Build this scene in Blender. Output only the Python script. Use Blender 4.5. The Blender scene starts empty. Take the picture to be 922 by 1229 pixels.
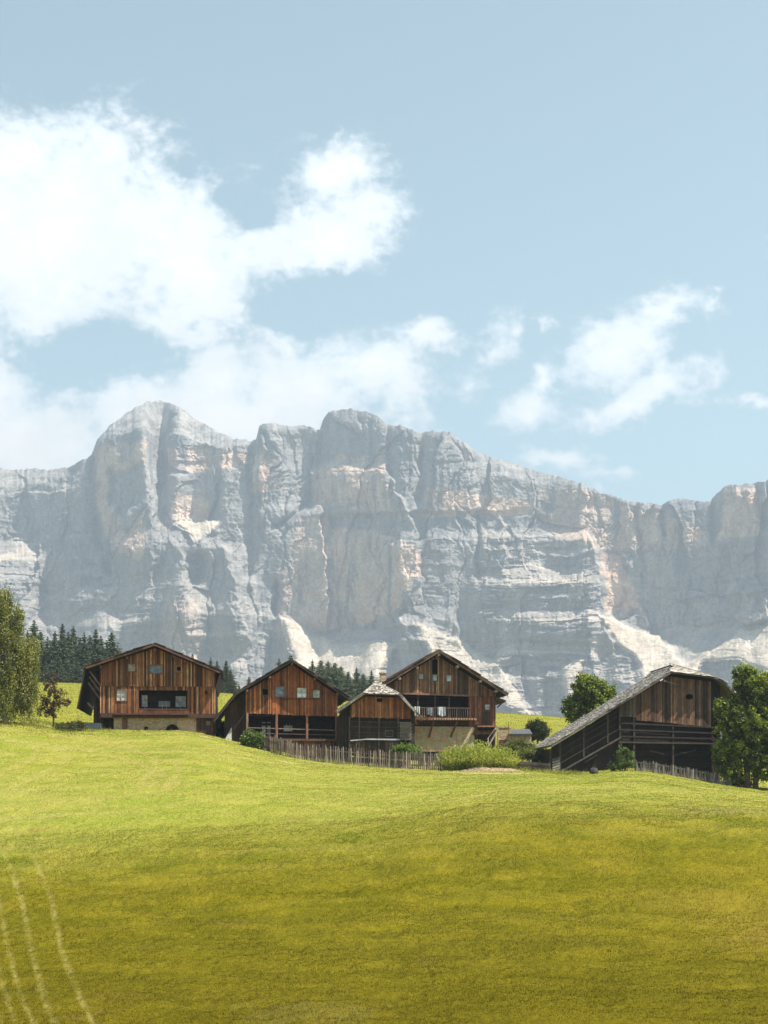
import bpy, math
import numpy as np
from mathutils import Vector, Matrix
rng = np.random.default_rng(11)
S = bpy.context.scene
COL = S.collection
F, CX, H = 2000.0, 461.0, 970.0        # focal length in photo pixels, optical axis, eye-level row
def W(px, py, Y): return ((px-CX)*Y/F, Y, (H-py)*Y/F)
def lerp(a, b, t): return a+(b-a)*t
def sstep(a, b, x):
    t = np.clip((x-a)/(b-a), 0, 1); return t*t*(3-2*t)

# ---------------------------------------------------------------- noise
class Noise:
    def __init__(s, seed, n=256):
        s.g = np.random.default_rng(seed).random((n, n)); s.n = n
    def __call__(s, x, y):
        x = np.asarray(x, float); y = np.asarray(y, float)
        xi = np.floor(x).astype(int); yi = np.floor(y).astype(int)
        fx = x-xi; fy = y-yi
        fx = fx*fx*fx*(fx*(fx*6-15)+10); fy = fy*fy*fy*(fy*(fy*6-15)+10)
        g, n = s.g, s.n
        a = g[xi % n, yi % n]; b = g[(xi+1) % n, yi % n]; c = g[xi % n, (yi+1) % n]; d = g[(xi+1) % n, (yi+1) % n]
        return a+(b-a)*fx+(c-a)*fy+(a-b-c+d)*fx*fy
def fbm(seed, x, y, o=4, gain=.5):
    v = 0; a = 1; t = 0
    for i in range(o):
        v = v+a*Noise(seed+i*17)(x*2**i+3.7*i, y*2**i+9.1*i); t += a; a *= gain
    return v/t
def ridged(seed, x, y, o=4, gain=.5):
    v = 0; a = 1; t = 0
    for i in range(o):
        v = v+a*(1-np.abs(2*Noise(seed+i*13)(x*2**i+1.3*i, y*2**i+5.1*i)-1)); t += a; a *= gain
    return v/t

def cells(seed, x, y, n=128):
    r = np.random.default_rng(seed); gx, gy, gv = r.random((3, n, n)); xi = np.floor(x).astype(int); yi = np.floor(y).astype(int)
    d1 = np.full(np.shape(x), 9.); d2 = d1.copy(); v = np.zeros(np.shape(x))
    for dx in (-1, 0, 1):
        for dy in (-1, 0, 1):
            cx, cy = xi+dx, yi+dy; a, b = cx % n, cy % n; d = np.hypot(x-cx-gx[a, b], y-cy-gy[a, b])
            m = d < d1; d2 = np.where(m, d1, np.minimum(d2, d)); v = np.where(m, gv[a, b], v); d1 = np.where(m, d, d1)
    return v, d2-d1
# ---------------------------------------------------------------- tagging / linking
def tag(o, label=None, cat=None, group=None, kind=None):
    if label: o['label'] = label
    if cat: o['category'] = cat
    if group: o['group'] = group
    if kind: o['kind'] = kind
    return o
def empty(name, loc, rz=0, label=None, cat=None, group=None):
    o = bpy.data.objects.new(name, None); COL.objects.link(o)
    o.location = loc; o.rotation_euler = (0, 0, rz); o.empty_display_size = .3
    return tag(o, label, cat, group)
def mesh_from(name, verts, faces, mat, parent=None, cols=None, smooth=False, loc=None):
    me = bpy.data.meshes.new(name)
    verts = np.asarray(verts, np.float32)
    if isinstance(faces, np.ndarray):
        nf, k = faces.shape
        me.vertices.add(len(verts)); me.vertices.foreach_set('co', verts.ravel())
        me.loops.add(nf*k); me.loops.foreach_set('vertex_index', faces.astype(np.int32).ravel())
        me.polygons.add(nf)
        me.polygons.foreach_set('loop_start', np.arange(0, nf*k, k, dtype=np.int32))
        me.update(calc_edges=True)
    else:
        me.from_pydata(verts.tolist(), [], faces)
    if smooth: me.polygons.foreach_set('use_smooth', np.ones(len(me.polygons), bool))
    if cols is not None:
        ca = me.color_attributes.new('Col', 'FLOAT_COLOR', 'POINT')
        c = np.ones((len(verts), 4), np.float32); c[:, :3] = cols; ca.data.foreach_set('color', c.ravel())
    me.materials.append(mat)
    me.validate()
    o = bpy.data.objects.new(name, me); COL.objects.link(o)
    if parent: o.parent = parent
    if loc is not None: o.location = loc
    return o
def add_attr(o, name, arr):
    a = o.data.attributes.new(name, 'FLOAT', 'POINT'); a.data.foreach_set('value', np.asarray(arr, np.float32).ravel())
class MB:
    def __init__(s): s.v = []; s.f = []; s.c = []
    def add(s, vs, fs, col):
        b = len(s.v); s.v += [tuple(map(float, v)) for v in vs]; s.f += [tuple(b+i for i in f) for f in fs]; s.c += [col]*len(vs)
    def hexa(s, p, col=(.2, .1, .06)):   # p: bottom 4 ccw, top 4 ccw
        s.add(p, [(3, 2, 1, 0), (4, 5, 6, 7), (0, 1, 5, 4), (1, 2, 6, 5), (2, 3, 7, 6), (3, 0, 4, 7)], col)
    def box(s, x0, x1, y0, y1, z0, z1, col=(.2, .1, .06)):
        s.hexa([(x0, y0, z0), (x1, y0, z0), (x1, y1, z0), (x0, y1, z0), (x0, y0, z1), (x1, y0, z1), (x1, y1, z1), (x0, y1, z1)], col)
    def bar(s, p, q, w, h, col=(.2, .1, .06), up=(0, 0, 1)):
        p = Vector(p); q = Vector(q); d = (q-p).normalized(); u = Vector(up)
        if abs(d.dot(u)) > .98: u = Vector((0, 1, 0))
        sx = d.cross(u).normalized(); sz = sx.cross(d).normalized()
        a = sx*w/2; b = sz*h/2
        s.hexa([p-a-b, q-a-b, q+a-b, p+a-b, p-a+b, q-a+b, q+a+b, p+a+b], col)
    def tube(s, pts, rad, n=7, col=(.1, .08, .06), cap=True):
        pts = [Vector(p) for p in pts]; b = len(s.v); k = len(pts)
        for i, p in enumerate(pts):
            d = (pts[min(i+1, k-1)]-pts[max(i-1, 0)]).normalized()
            u = d.cross(Vector((0, 0, 1)) if abs(d.z) < .9 else Vector((1, 0, 0))).normalized(); w = d.cross(u)
            for j in range(n):
                a = 2*math.pi*j/n; v = p+(u*math.cos(a)+w*math.sin(a))*rad[i]; s.v.append(tuple(v)); s.c.append(col)
        for i in range(k-1):
            for j in range(n):
                s.f.append((b+i*n+j, b+i*n+(j+1) % n, b+(i+1)*n+(j+1) % n, b+(i+1)*n+j))
        if cap:
            s.f.append(tuple(b+j for j in range(n))[::-1]); s.f.append(tuple(b+(k-1)*n+j for j in range(n)))
    def slab(s, top, t, col=(.2, .1, .06), d=(0, 0, -1)):
        n = len(top); bot = [(p[0]+d[0]*t, p[1]+d[1]*t, p[2]+d[2]*t) for p in top]
        s.add(list(top)+bot, [tuple(range(n)), tuple(range(2*n-1, n-1, -1))]+[(i, i+n, (i+1) % n+n, (i+1) % n) for i in range(n)], col)
    def strip(s, poly, t, y0, y1, col=(.2, .1, .06), dt=0):   # extruded roof slab following a polyline in x,z
        n = len(poly); vs = []
        for (x, z) in poly: vs += [(x, y0, z+dt), (x, y1, z+dt), (x, y1, z+dt-t), (x, y0, z+dt-t)]
        fs = []
        for i in range(n-1):
            a, b = 4*i, 4*i+4
            for j in range(4): fs.append((a+j, b+j, b+(j+1) % 4, a+(j+1) % 4))
        fs += [(0, 1, 2, 3), tuple(4*(n-1)+j for j in (3, 2, 1, 0))]
        s.add(vs, fs, col)
    def build(s, name, mat, parent=None, smooth=False, loc=None):
        me = bpy.data.meshes.new(name); me.from_pydata(s.v, [], s.f)
        ca = me.color_attributes.new('Col', 'FLOAT_COLOR', 'POINT')
        c = np.ones((len(s.v), 4), np.float32); c[:, :3] = np.array(s.c, np.float32)[:, :3]; ca.data.foreach_set('color', c.ravel())
        if smooth: me.polygons.foreach_set('use_smooth', np.ones(len(me.polygons), bool))
        me.materials.append(mat)
        o = bpy.data.objects.new(name, me); COL.objects.link(o)
        if parent: o.parent = parent
        if loc is not None: o.location = loc
        return o

# ---------------------------------------------------------------- node helper
class NT:
    def __init__(s, tree): s.t = tree; s.n = tree.nodes; s.l = tree.links
    def node(s, typ, ins=None, **kw):
        n = s.n.new(typ)
        for k, v in kw.items(): setattr(n, k, v)
        for k, v in (ins or {}).items():
            if isinstance(v, bpy.types.NodeSocket): s.l.new(v, n.inputs[k])
            else: n.inputs[k].default_value = v
        return n
    def math(s, op, a, b=0.0, c=None, clamp=False):
        ins = {0: a, 1: b}
        if c is not None: ins[2] = c
        return s.node('ShaderNodeMath', ins, operation=op, use_clamp=clamp).outputs[0]
    def vmath(s, op, a, b=None):
        ins = {0: a}
        if b is not None: ins[1] = b
        return s.node('ShaderNodeVectorMath', ins, operation=op)
    def mix(s, f, a, b, blend='MIX'):
        n = s.node('ShaderNodeMix', data_type='RGBA', blend_type=blend)
        for i, v in ((0, f), (6, a), (7, b)):
            if isinstance(v, bpy.types.NodeSocket): s.l.new(v, n.inputs[i])
            else: n.inputs[i].default_value = v if i == 0 else (*v[:3], 1)
        return n.outputs[2]
    def smooth(s, x, a, b, c=0., d=1.):
        n = s.node('ShaderNodeMapRange', {0: x, 1: a, 2: b, 3: c, 4: d}, interpolation_type='SMOOTHSTEP'); return n.outputs[0]
    def noise(s, vec, scale, detail=4, rough=.5, dist=0., out=0):
        n = s.node('ShaderNodeTexNoise', {'Vector': vec, 'Scale': scale, 'Detail': detail, 'Roughness': rough, 'Distortion': dist})
        return n.outputs[out]
    def mapping(s, vec, scale=(1, 1, 1), loc=(0, 0, 0)):
        return s.node('ShaderNodeMapping', {'Vector': vec, 'Scale': scale, 'Location': loc}).outputs[0]
def material(name):
    m = bpy.data.materials.new(name); m.use_nodes = True; m.node_tree.nodes.clear(); nt = NT(m.node_tree)
    out = nt.node('ShaderNodeOutputMaterial'); bs = nt.node('ShaderNodeBsdfPrincipled')
    nt.l.new(bs.outputs[0], out.inputs[0]); bs.inputs['Specular IOR Level'].default_value = .25
    return m, nt, bs, out
def coord(nt, which='Object'): return nt.node('ShaderNodeTexCoord').outputs[which]
def attr(nt, name, out='Fac'): return nt.node('ShaderNodeAttribute', attribute_name=name).outputs[out]
def bump(nt, bs, h, strength=.5, dist=.02):
    b = nt.node('ShaderNodeBump', {'Height': h, 'Strength': strength, 'Distance': dist}); nt.l.new(b.outputs[0], bs.inputs['Normal'])

# ---------------------------------------------------------------- materials
def m_wood():
    m, nt, bs, _ = material('weathered_timber')
    co = coord(nt); col = attr(nt, 'Col', 'Color')
    st = nt.noise(nt.mapping(co, (9, 9, .9)), 1.6, 5, .65)
    bl = nt.noise(co, .9, 4, .6)
    fine = nt.noise(nt.mapping(co, (30, 30, 3)), 1.5, 3, .6)
    f = nt.math('MULTIPLY', nt.smooth(st, .3, .7, .62, 1.35), nt.smooth(bl, .3, .7, .8, 1.22))
    f = nt.math('MULTIPLY', f, nt.smooth(fine, .3, .7, .8, 1.2))
    c = nt.mix(1.0, col, nt.node('ShaderNodeCombineXYZ', {0: f, 1: f, 2: f}).outputs[0], 'MULTIPLY')
    grey = nt.mix(nt.smooth(bl, .6, .85, 0, .25), c, (.12, .095, .08))
    nt.l.new(grey, bs.inputs['Base Color']); bs.inputs['Roughness'].default_value = .8
    bump(nt, bs, st, .6, .02); return m
def m_shingle():
    m, nt, bs, _ = material('wooden_shingle')
    co = coord(nt); col = attr(nt, 'Col', 'Color')
    n1 = nt.noise(co, .6, 5, .6); n2 = nt.noise(co, 9, 3, .6)
    f = nt.math('MULTIPLY', nt.smooth(n1, .3, .7, .75, 1.2), nt.smooth(n2, .3, .7, .75, 1.25))
    c = nt.mix(1.0, col, nt.node('ShaderNodeCombineXYZ', {0: f, 1: f, 2: f}).outputs[0], 'MULTIPLY')
    nt.l.new(c, bs.inputs['Base Color']); bs.inputs['Roughness'].default_value = .85
    bump(nt, bs, n2, .5, .02); return m
def m_stone():
    m, nt, bs, _ = material('rubble_stone')
    co = coord(nt)
    v = nt.node('ShaderNodeTexVoronoi', {'Vector': nt.mapping(nt.vmath('ADD', co, nt.vmath('SCALE', nt.noise(co, 3, 3, out=1)).outputs[0]).outputs[0], (1, 1, 1.5)), 'Scale': 3.0}, feature='F1')
    vd = nt.node('ShaderNodeTexVoronoi', {'Vector': nt.mapping(co, (1, 1, 1.5)), 'Scale': 3.0}, feature='DISTANCE_TO_EDGE')
    base = nt.mix(nt.noise(co, .7, 4, .6), (.36, .25, .16), (.56, .43, .30))
    c = nt.mix(.35, base, v.outputs['Color'], 'SOFT_LIGHT')
    c = nt.mix(nt.smooth(vd.outputs[0], 0, .06, .55, 0), c, (.2, .15, .1))
    st = nt.noise(nt.mapping(co, (3, 3, .5)), 1.5, 5, .6)
    c = nt.mix(nt.smooth(st, .55, .75, 0, .5), c, (.18, .10, .06))
    nt.l.new(c, bs.inputs['Base Color']); bs.inputs['Roughness'].default_value = .9
    bump(nt, bs, nt.math('ADD', nt.smooth(vd.outputs[0], 0, .1), nt.noise(co, 12, 4)), .8, .05); return m
def m_col(name, rough=.7, spec=.3, nscale=6., amp=.35, metal=0):
    m, nt, bs, _ = material(name); co = coord(nt); col = attr(nt, 'Col', 'Color')
    n = nt.noise(co, nscale, 4, .6); f = nt.smooth(n, .3, .7, 1-amp, 1+amp)
    c = nt.mix(1.0, col, nt.node('ShaderNodeCombineXYZ', {0: f, 1: f, 2: f}).outputs[0], 'MULTIPLY')
    nt.l.new(c, bs.inputs['Base Color']); bs.inputs['Roughness'].default_value = rough; bs.inputs['Specular IOR Level'].default_value = spec
    bs.inputs['Metallic'].default_value = metal
    bump(nt, bs, n, .3, .02); return m
def m_leaf(name, trans=.35):
    m, nt, bs, out = material(name); col = attr(nt, 'Col', 'Color')
    nt.l.new(col, bs.inputs['Base Color']); bs.inputs['Roughness'].default_value = .55
    tr = nt.node('ShaderNodeBsdfTranslucent', {'Color': nt.mix(1.0, col, (1.25, 1.3, .5), 'MULTIPLY')})
    mx = nt.node('ShaderNodeMixShader', {0: trans, 1: bs.outputs[0], 2: tr.outputs[0]})
    nt.l.new(mx.outputs[0], out.inputs[0]); return m
M = dict(wood=m_wood(), shingle=m_shingle(), stone=m_stone(), leaf=m_leaf('foliage'), needle=m_leaf('conifer_needles', .12),
         bark=m_col('bark', .9, .1, 3., .4), paint=m_col('aged_paint', .6, .3), fabric=m_col('fabric', .9, .1),
         glass=m_col('window_glass', .15, .6, 2.5, .45), metal=m_col('sheet_metal', .45, .5), hay=m_col('dry_hay', .95, .05, 5, .4))
# ================================================================ camera
cam = bpy.data.cameras.new('camera'); cob = bpy.data.objects.new('camera', cam); COL.objects.link(cob)
cam.sensor_fit = 'HORIZONTAL'; cam.sensor_width = 36; cam.lens = F/922*36
cam.shift_y = (H-614.5)/922.0
cob.location = (0, 0, 0); cob.rotation_euler = (math.radians(90), 0, 0)
cam.clip_start = .5; cam.clip_end = 30000
S.camera = cob

# ================================================================ light
SUN_EL, SUN_AZ = SUNP if 'SUNP' in globals() else (57.0, 67.0)     # azimuth from -Y (towards viewer) round to +X
el, az = math.radians(SUN_EL), math.radians(SUN_AZ)
sd = Vector((math.cos(el)*math.sin(az), -math.cos(el)*math.cos(az), math.sin(el)))
sl = bpy.data.lights.new('sun', 'SUN'); sl.energy = 5.0; sl.angle = math.radians(.53); sl.color = (1, .93, .82)
so = bpy.data.objects.new('sun', sl); COL.objects.link(so); so.rotation_euler = sd.to_track_quat('Z', 'Y').to_euler(); so.location = (60, -40, 120)
S.view_settings.view_transform = 'Standard'; S.view_settings.look = 'None'; S.view_settings.gamma = 1
S.view_settings.exposure = 1.1
S.cycles.use_denoising = True; S.cycles.volume_bounces = 0; S.cycles.max_bounces = 6
S.cycles.diffuse_bounces = 3; S.cycles.transparent_max_bounces = 4
S.render.film_transparent = False

wd = bpy.data.worlds.new('World'); S.world = wd; wd.use_nodes = True; wd.node_tree.nodes.clear(); nt = NT(wd.node_tree)
sky = nt.node('ShaderNodeTexSky'); sky.sky_type = 'NISHITA'; sky.sun_disc = False
sky.sun_elevation = el; sky.sun_rotation = math.atan2(sd.x, sd.y)
sky.altitude = 1500; sky.air_density = 1.0; sky.dust_density = 1.6; sky.ozone_density = 1.2
skyc = nt.node('ShaderNodeHueSaturation', {'Saturation': .56, 'Value': 1.0, 'Color': sky.outputs[0]}).outputs[0]
skyc = nt.mix(1.0, skyc, (.83, 1.04, .97), 'MULTIPLY')
gen = nt.node('ShaderNodeTexCoord').outputs['Generated']
sp = nt.node('ShaderNodeSeparateXYZ', {0: gen})
yy = nt.math('MAXIMUM', nt.math('ABSOLUTE', sp.outputs[1]), .05)
u = nt.math('MULTIPLY_ADD', nt.math('DIVIDE', sp.outputs[0], yy), F/100, CX/100)
v = nt.math('MULTIPLY_ADD', nt.math('DIVIDE', sp.outputs[2], yy), -F/100, H/100)
uv0 = nt.node('ShaderNodeCombineXYZ', {0: u, 1: v, 2: 0.0}).outputs[0]
w1 = nt.vmath('SUBTRACT', nt.noise(uv0, .9, 5, .6, out=1), (.5, .5, .5)).outputs[0]
w1s = nt.node('ShaderNodeVectorMath', {0: w1, 'Scale': .75}, operation='SCALE').outputs[0]
w2 = nt.vmath('SUBTRACT', nt.noise(uv0, 4.5, 4, .6, out=1), (.5, .5, .5)).outputs[0]
w2s = nt.node('ShaderNodeVectorMath', {0: w2, 'Scale': .22}, operation='SCALE').outputs[0]
uv = nt.vmath('ADD', nt.vmath('ADD', uv0, w1s).outputs[0], w2s).outputs[0]
# cumulus cells: centre column, row, half widths, strength, tilt
blobs = [(40, 290, 175, 125, 1.25, 0), (125, 175, 55, 50, .75, 0), (30, 190, 85, 60, .95, 0), (165, 265, 120, 80, 1.1, 10), (235, 330, 75, 80, 1.0, 0),
 (320, 300, 105, 42, 1.0, -8), (388, 278, 72, 56, 1.1, 0), (432, 252, 48, 50, 1.0, 0), (400, 205, 50, 38, .95, 0), (240, 405, 30, 40, .6, 0), (215, 370, 60, 40, .9, 0),
 (30, 540, 150, 60, 1.2, 0), (-10, 460, 50, 60, .9, 0), (180, 505, 120, 55, 1.1, 0), (260, 465, 75, 55, .95, 0), (360, 470, 95, 50, 1.05, 0),
 (440, 440, 65, 45, .9, 0), (515, 402, 50, 18, .8, 0), (480, 470, 40, 60, .6, 0), (290, 510, 150, 40, 1.2, 0), (345, 420, 30, 22, .65, 0),
 (590, 412, 26, 32, .62, 30), (565, 452, 18, 26, .5, 20), (640, 490, 40, 24, .66, 10), (652, 450, 16, 32, .55, 0), (650, 388, 12, 9, .5, 0),
 (735, 415, 58, 42, 1.05, -35), (790, 372, 42, 24, .9, -15), (845, 364, 20, 12, .6, 0), (770, 478, 85, 26, .85, -22), (715, 500, 35, 15, .6, 0),
 (670, 553, 36, 16, .62, 0), (900, 486, 32, 9, .55, 0), (735, 575, 30, 9, .4, 0), (1010, 300, 70, 30, .8, 0), (-150, 200, 120, 90, 1.2, 0)]
holes = [(110, 425, 95, 42, 1.0, 0), (310, 330, 20, 20, .3, 0), (300, 245, 45, 22, .9, 0), (330, 380, 45, 24, .8, 0), (225, 215, 32, 22, .55, 0), (410, 345, 60, 20, .7, 0), (215, 440, 18, 20, .5, 0)]
def blobnode(b):
    cx, cy, rx, ry, s, an = b
    d = nt.vmath('SUBTRACT', uv, (cx/100, cy/100, 0)).outputs[0]
    if an: d = nt.node('ShaderNodeVectorRotate', {'Vector': d, 'Angle': math.radians(-an)}, rotation_type='Z_AXIS').outputs[0]
    d = nt.vmath('MULTIPLY', d, (100/rx, 100/ry, 0)).outputs[0]
    l = nt.vmath('LENGTH', d).outputs['Value']
    return nt.math('MULTIPLY_ADD', l, -s*.8, s)
acc = None
for b in blobs:
    q = blobnode(b); acc = q if acc is None else nt.node('ShaderNodeMath', {0: acc, 1: q, 2: .18}, operation='SMOOTH_MAX').outputs[0]
hac = None
for b in holes:
    q = blobnode(b); hac = q if hac is None else nt.math('MAXIMUM', hac, q)
acc = nt.math('SUBTRACT', acc, nt.math('MULTIPLY', nt.math('MAXIMUM', hac, 0.0), .9))
fb = nt.noise(uv0, 1.5, 10, .60, .5)
fb2 = nt.noise(nt.mapping(uv0, (1, 1.4, 1)), 5.5, 6, .6, .2)
den = nt.math('ADD', acc, nt.math('ADD', nt.math('MULTIPLY_ADD', fb, 1.5, -.73), nt.math('MULTIPLY_ADD', fb2, .9, -.45)))
dens = nt.smooth(den, -.10, .60)
cor = nt.smooth(den, .3, 1.1)
cn = nt.noise(uv0, 1.1, 6, .6)
cloudc = nt.mix(cor, (.76, .83, .87), (.95, .94, .915))
cloudc = nt.mix(nt.smooth(cn, .42, .66, 0, .7), cloudc, (.80, .825, .835))
CB = 7.2        # cloud brightness in the sky texture's own units
cl = nt.mix(1.0, cloudc, (CB, CB, CB), 'MULTIPLY')
up = nt.smooth(sp.outputs[2], -.02, .05)
fin = nt.mix(nt.math('MULTIPLY', dens, nt.math('MULTIPLY', up, .97)), skyc, cl)
bg = nt.node('ShaderNodeBackground', {'Color': fin, 'Strength': .095})
wo = nt.node('ShaderNodeOutputWorld', {0: bg.outputs[0]})
wd.cycles.sampling_method = 'MANUAL'; wd.cycles.sample_map_resolution = 512

# ================================================================ ground
def rowf(pts):
    x = np.array([p[0] for p in pts], float); y = np.array([p[1] for p in pts], float)
    def f(q):
        s = 0
        for o in (-24, -12, 0, 12, 24): s = s+np.interp(np.asarray(q, float)+o, x, y)
        return s/5
    return f
Brow = rowf([(-400, 858), (0, 869), (60, 877), (110, 880), (235, 882), (262, 890), (280, 896), (300, 899), (320, 902), (340, 909), (380, 914), (450, 919), (530, 925), (650, 926), (700, 930), (760, 922), (880, 944), (922, 949), (1300, 985)])
Crease = rowf([(-400, 1010), (0, 1004), (150, 998), (300, 988), (450, 983), (600, 966), (750, 962), (922, 968), (1300, 985)])
Back = rowf([(-400, 815), (0, 820), (100, 821), (265, 833), (420, 843), (600, 857), (680, 862), (760, 876), (922, 897), (1300, 925)])
KY = np.array([-1500, -200, -20, 0, 10, 25, 45, 60, 75, 93, 112, 130, 148, 165, 200, 260, 330, 400, 600, 1200, 2200, 3000, 5600.])
def knotZ(q):
    z = lambda row, Y: (H-row)*Y/F
    B, C, K = Brow(q), Crease(q), Back(q); o = np.ones_like(q)
    return np.stack([o*120, o*20, o*.6, o*-1.7, o*-4.6, o*-8.6, o*-11.6, o*-11.7, z(1229+o*0, 75), z(C*.43+1229*.57-16, 93), z(C, 112),
                     z(C*.42+B*.58-3, 130), z(B, 148), z(B*.86+K*.14-3, 165), z(B*.6+K*.4-4, 200), z(B*.25+K*.75-1, 260), z(K, 330), z(K+14, 400), z(K, 330)-40, o*-60, o*20, o*120, o*260])
def ground_base(x, y):
    x = np.asarray(x, float); y = np.asarray(y, float)
    q = np.clip(CX+F*x/np.maximum(y, 60), -380, 1280)
    Z = knotZ(q)                                   # k,...
    m = np.zeros_like(Z); dl = np.diff(KY)
    sl_ = np.diff(Z, axis=0)/dl.reshape((-1,)+(1,)*x.ndim)
    a, b = sl_[:-1], sl_[1:]
    m[1:-1] = np.where(a*b > 0, 2*a*b/(a+b+1e-12), 0); m[0] = sl_[0]; m[-1] = sl_[-1]
    yc = np.clip(y, KY[0], KY[-1]-1e-3); i = np.clip(np.searchsorted(KY, yc, side='right')-1, 0, len(KY)-2)
    g = lambda A: np.take_along_axis(A, i[None], 0)[0]
    h = dl[i]; t = (yc-KY[i])/h; z0 = g(Z); z1 = g(Z[1:]); m0 = g(m); m1 = g(m[1:])
    return (2*t**3-3*t**2+1)*z0+(t**3-2*t**2+t)*h*m0+(-2*t**3+3*t**2)*z1+(t**3-t**2)*h*m1
def ground_h(x, y):
    x = np.asarray(x, float); y = np.asarray(y, float)
    z = ground_base(x, y)
    near = 1-sstep(300, 420, y)
    z = z+near*((fbm(5, x/9, y/7, 3)-.5)*.45*(1-.5*sstep(140, 150, y)))
    return z
def gz(x, y): return float(ground_h(np.array([x]), np.array([y]))[0])
def on_ground(px, Y, dz=0): x = (px-CX)*Y/F; return (x, Y, gz(x, Y)+dz)

pc = np.concatenate([np.linspace(-60000, -3000, 20)[:-1], np.linspace(-3000, -200, 50)[:-1], np.linspace(-200, 1130, 960), np.linspace(1130, 4000, 50)[1:], np.linspace(4000, 60000, 20)[1:]])
yr = np.concatenate([np.linspace(-1500, 0, 16)[:-1], np.linspace(0, 66, 40)[:-1], np.linspace(66, 152, 640)[:-1], np.linspace(152, 345, 330)[:-1], np.geomspace(345, 5600, 50)])
PC, YR = np.meshgrid(pc, yr)
GX = (PC-CX)/F*np.maximum(YR, 60); GX = np.clip(GX, -5500, 5500) if False else GX*np.where(np.abs(GX) > 5500, 5500/np.abs(np.where(GX == 0, 1, GX)), 1)
keep = np.ones(len(pc), bool)
GZ = ground_h(GX, YR)
fine = (YR > 66) & (YR < 340)
cl1 = fbm(31, GX/.55, YR/.5, 3, .6); cl2 = ridged(37, GX/2.6, YR/.9, 3)
lower = 1-sstep(108, 120, YR)
GZ = GZ+np.where(fine, (cl1-.5)*.16*(1+.5*lower)+(cl2-.5)*.12*(.6+.6*lower), 0)
# tractor tracks of pressed, drier grass (lines laid on the slope)
def wl(pts):      # photo points on the meadow -> ground x,y by marching the slope
    out = []
    for (px, py) in pts:
        ys = np.linspace(68, 165, 400); xs = (px-CX)/F*ys; zr = (H-py)/F*ys; d = ground_base(xs, ys)-zr
        k = np.where(d > 0)[0]; k = k[0] if len(k) else 399
        out.append((xs[k], ys[k]))
    return out
def dist_poly(pts):
    d = np.full(GX.shape, 1e9)
    for (a, b) in zip(pts[:-1], pts[1:]):
        ax, ay = a; bx, by = b; L2 = (bx-ax)**2+(by-ay)**2+1e-9
        r0, r1 = np.searchsorted(yr, [min(ay, by)-1.5, max(ay, by)+1.5])
        m = (pc-CX)/F; lo = min(ax/ay, bx/by)-1.5/min(ay, by); hi = max(ax/ay, bx/by)+1.5/min(ay, by)
        c0, c1 = np.searchsorted(m, [lo, hi]); s = (slice(max(r0-1, 0), r1+1), slice(max(c0-1, 0), c1+1))
        gx, gy = GX[s], YR[s]
        t = np.clip(((gx-ax)*(bx-ax)+(gy-ay)*(by-ay))/L2, 0, 1)
        d[s] = np.minimum(d[s], np.hypot(gx-ax-t*(bx-ax), gy-ay-t*(by-ay)))
    return d
def smooth_pts(p, n=6):
    out = []; P = [p[0]]+list(p)+[p[-1]]
    for i in range(1, len(P)-2):
        p0, p1, p2, p3 = [np.array(k, float) for k in P[i-1:i+3]]
        for t in np.linspace(0, 1, n, endpoint=False):
            out.append(tuple(.5*((2*p1)+(-p0+p2)*t+(2*p0-5*p1+4*p2-p3)*t*t+(-p0+3*p1-3*p2+p3)*t**3)))
    out.append(tuple(p[-1])); return out
track = np.zeros(GX.shape); wob = (fbm(41, GX/1.2, YR/1.2, 3)-.5)*.5
lower_tracks = [([(0, 985), (22, 1005), (42, 1032), (58, 1070), (68, 1110), (76, 1150), (92, 1190), (114, 1229), (135, 1265)], .20, .9),
 ([(-14, 1000), (4, 1024), (18, 1055), (30, 1100), (38, 1145), (50, 1190), (68, 1229), (80, 1260)], .22, 1),
 ([(-20, 1040), (0, 1085), (8, 1130), (20, 1180), (42, 1229), (55, 1260)], .19, .8), ([(-30, 1100), (-8, 1150), (6, 1190), (20, 1229), (30, 1250)], .2, .7),
 ([(-30, 1150), (-12, 1190), (2, 1229)], .25, .7)]
upper_tracks = [([(0, 890), (70, 893), (120, 903), (165, 918), (200, 935), (215, 944)], .5, 1.2), ([(60, 883), (130, 892), (175, 905), (190, 925), (182, 945)], .4, 1.08),
 ([(0, 930), (30, 915), (45, 905), (40, 895)], .5, 1.08), ([(10, 950), (60, 925), (80, 910), (70, 900)], .5, 0.96), ([(200, 948), (215, 930), (208, 915)], .4, 1.20), ([(170, 948), (178, 932), (200, 926)], .4, 1.20),
 ([(100, 885), (200, 900), (330, 925), (480, 940), (700, 944)], .35, 0.72), ([(0, 985), (200, 968), (450, 955), (700, 948), (920, 955)], .6, 0.72), ([(0, 965), (200, 950), (420, 945)], .5, 0.60)]
for pts, w, s in lower_tracks+[(a, b*1.1, c*1.05) for a, b, c in upper_tracks]:
    w = w*.85; d = dist_poly(smooth_pts(wl(pts)))+wob*w*1.6
    track = np.maximum(track, s*.46*(1-sstep(w*.1, w*1.5, d))*(.4+1.1*sstep(.3, .7, fbm(43, GX/.5, YR/.8, 4))))
GZ = GZ-np.where(fine, .06*track, 0)
ny, nx = GX.shape
idx = np.arange(ny*nx).reshape(ny, nx)
gf = np.stack([idx[:-1, :-1], idx[:-1, 1:], idx[1:, 1:], idx[1:, :-1]], -1).reshape(-1, 4)

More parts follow.
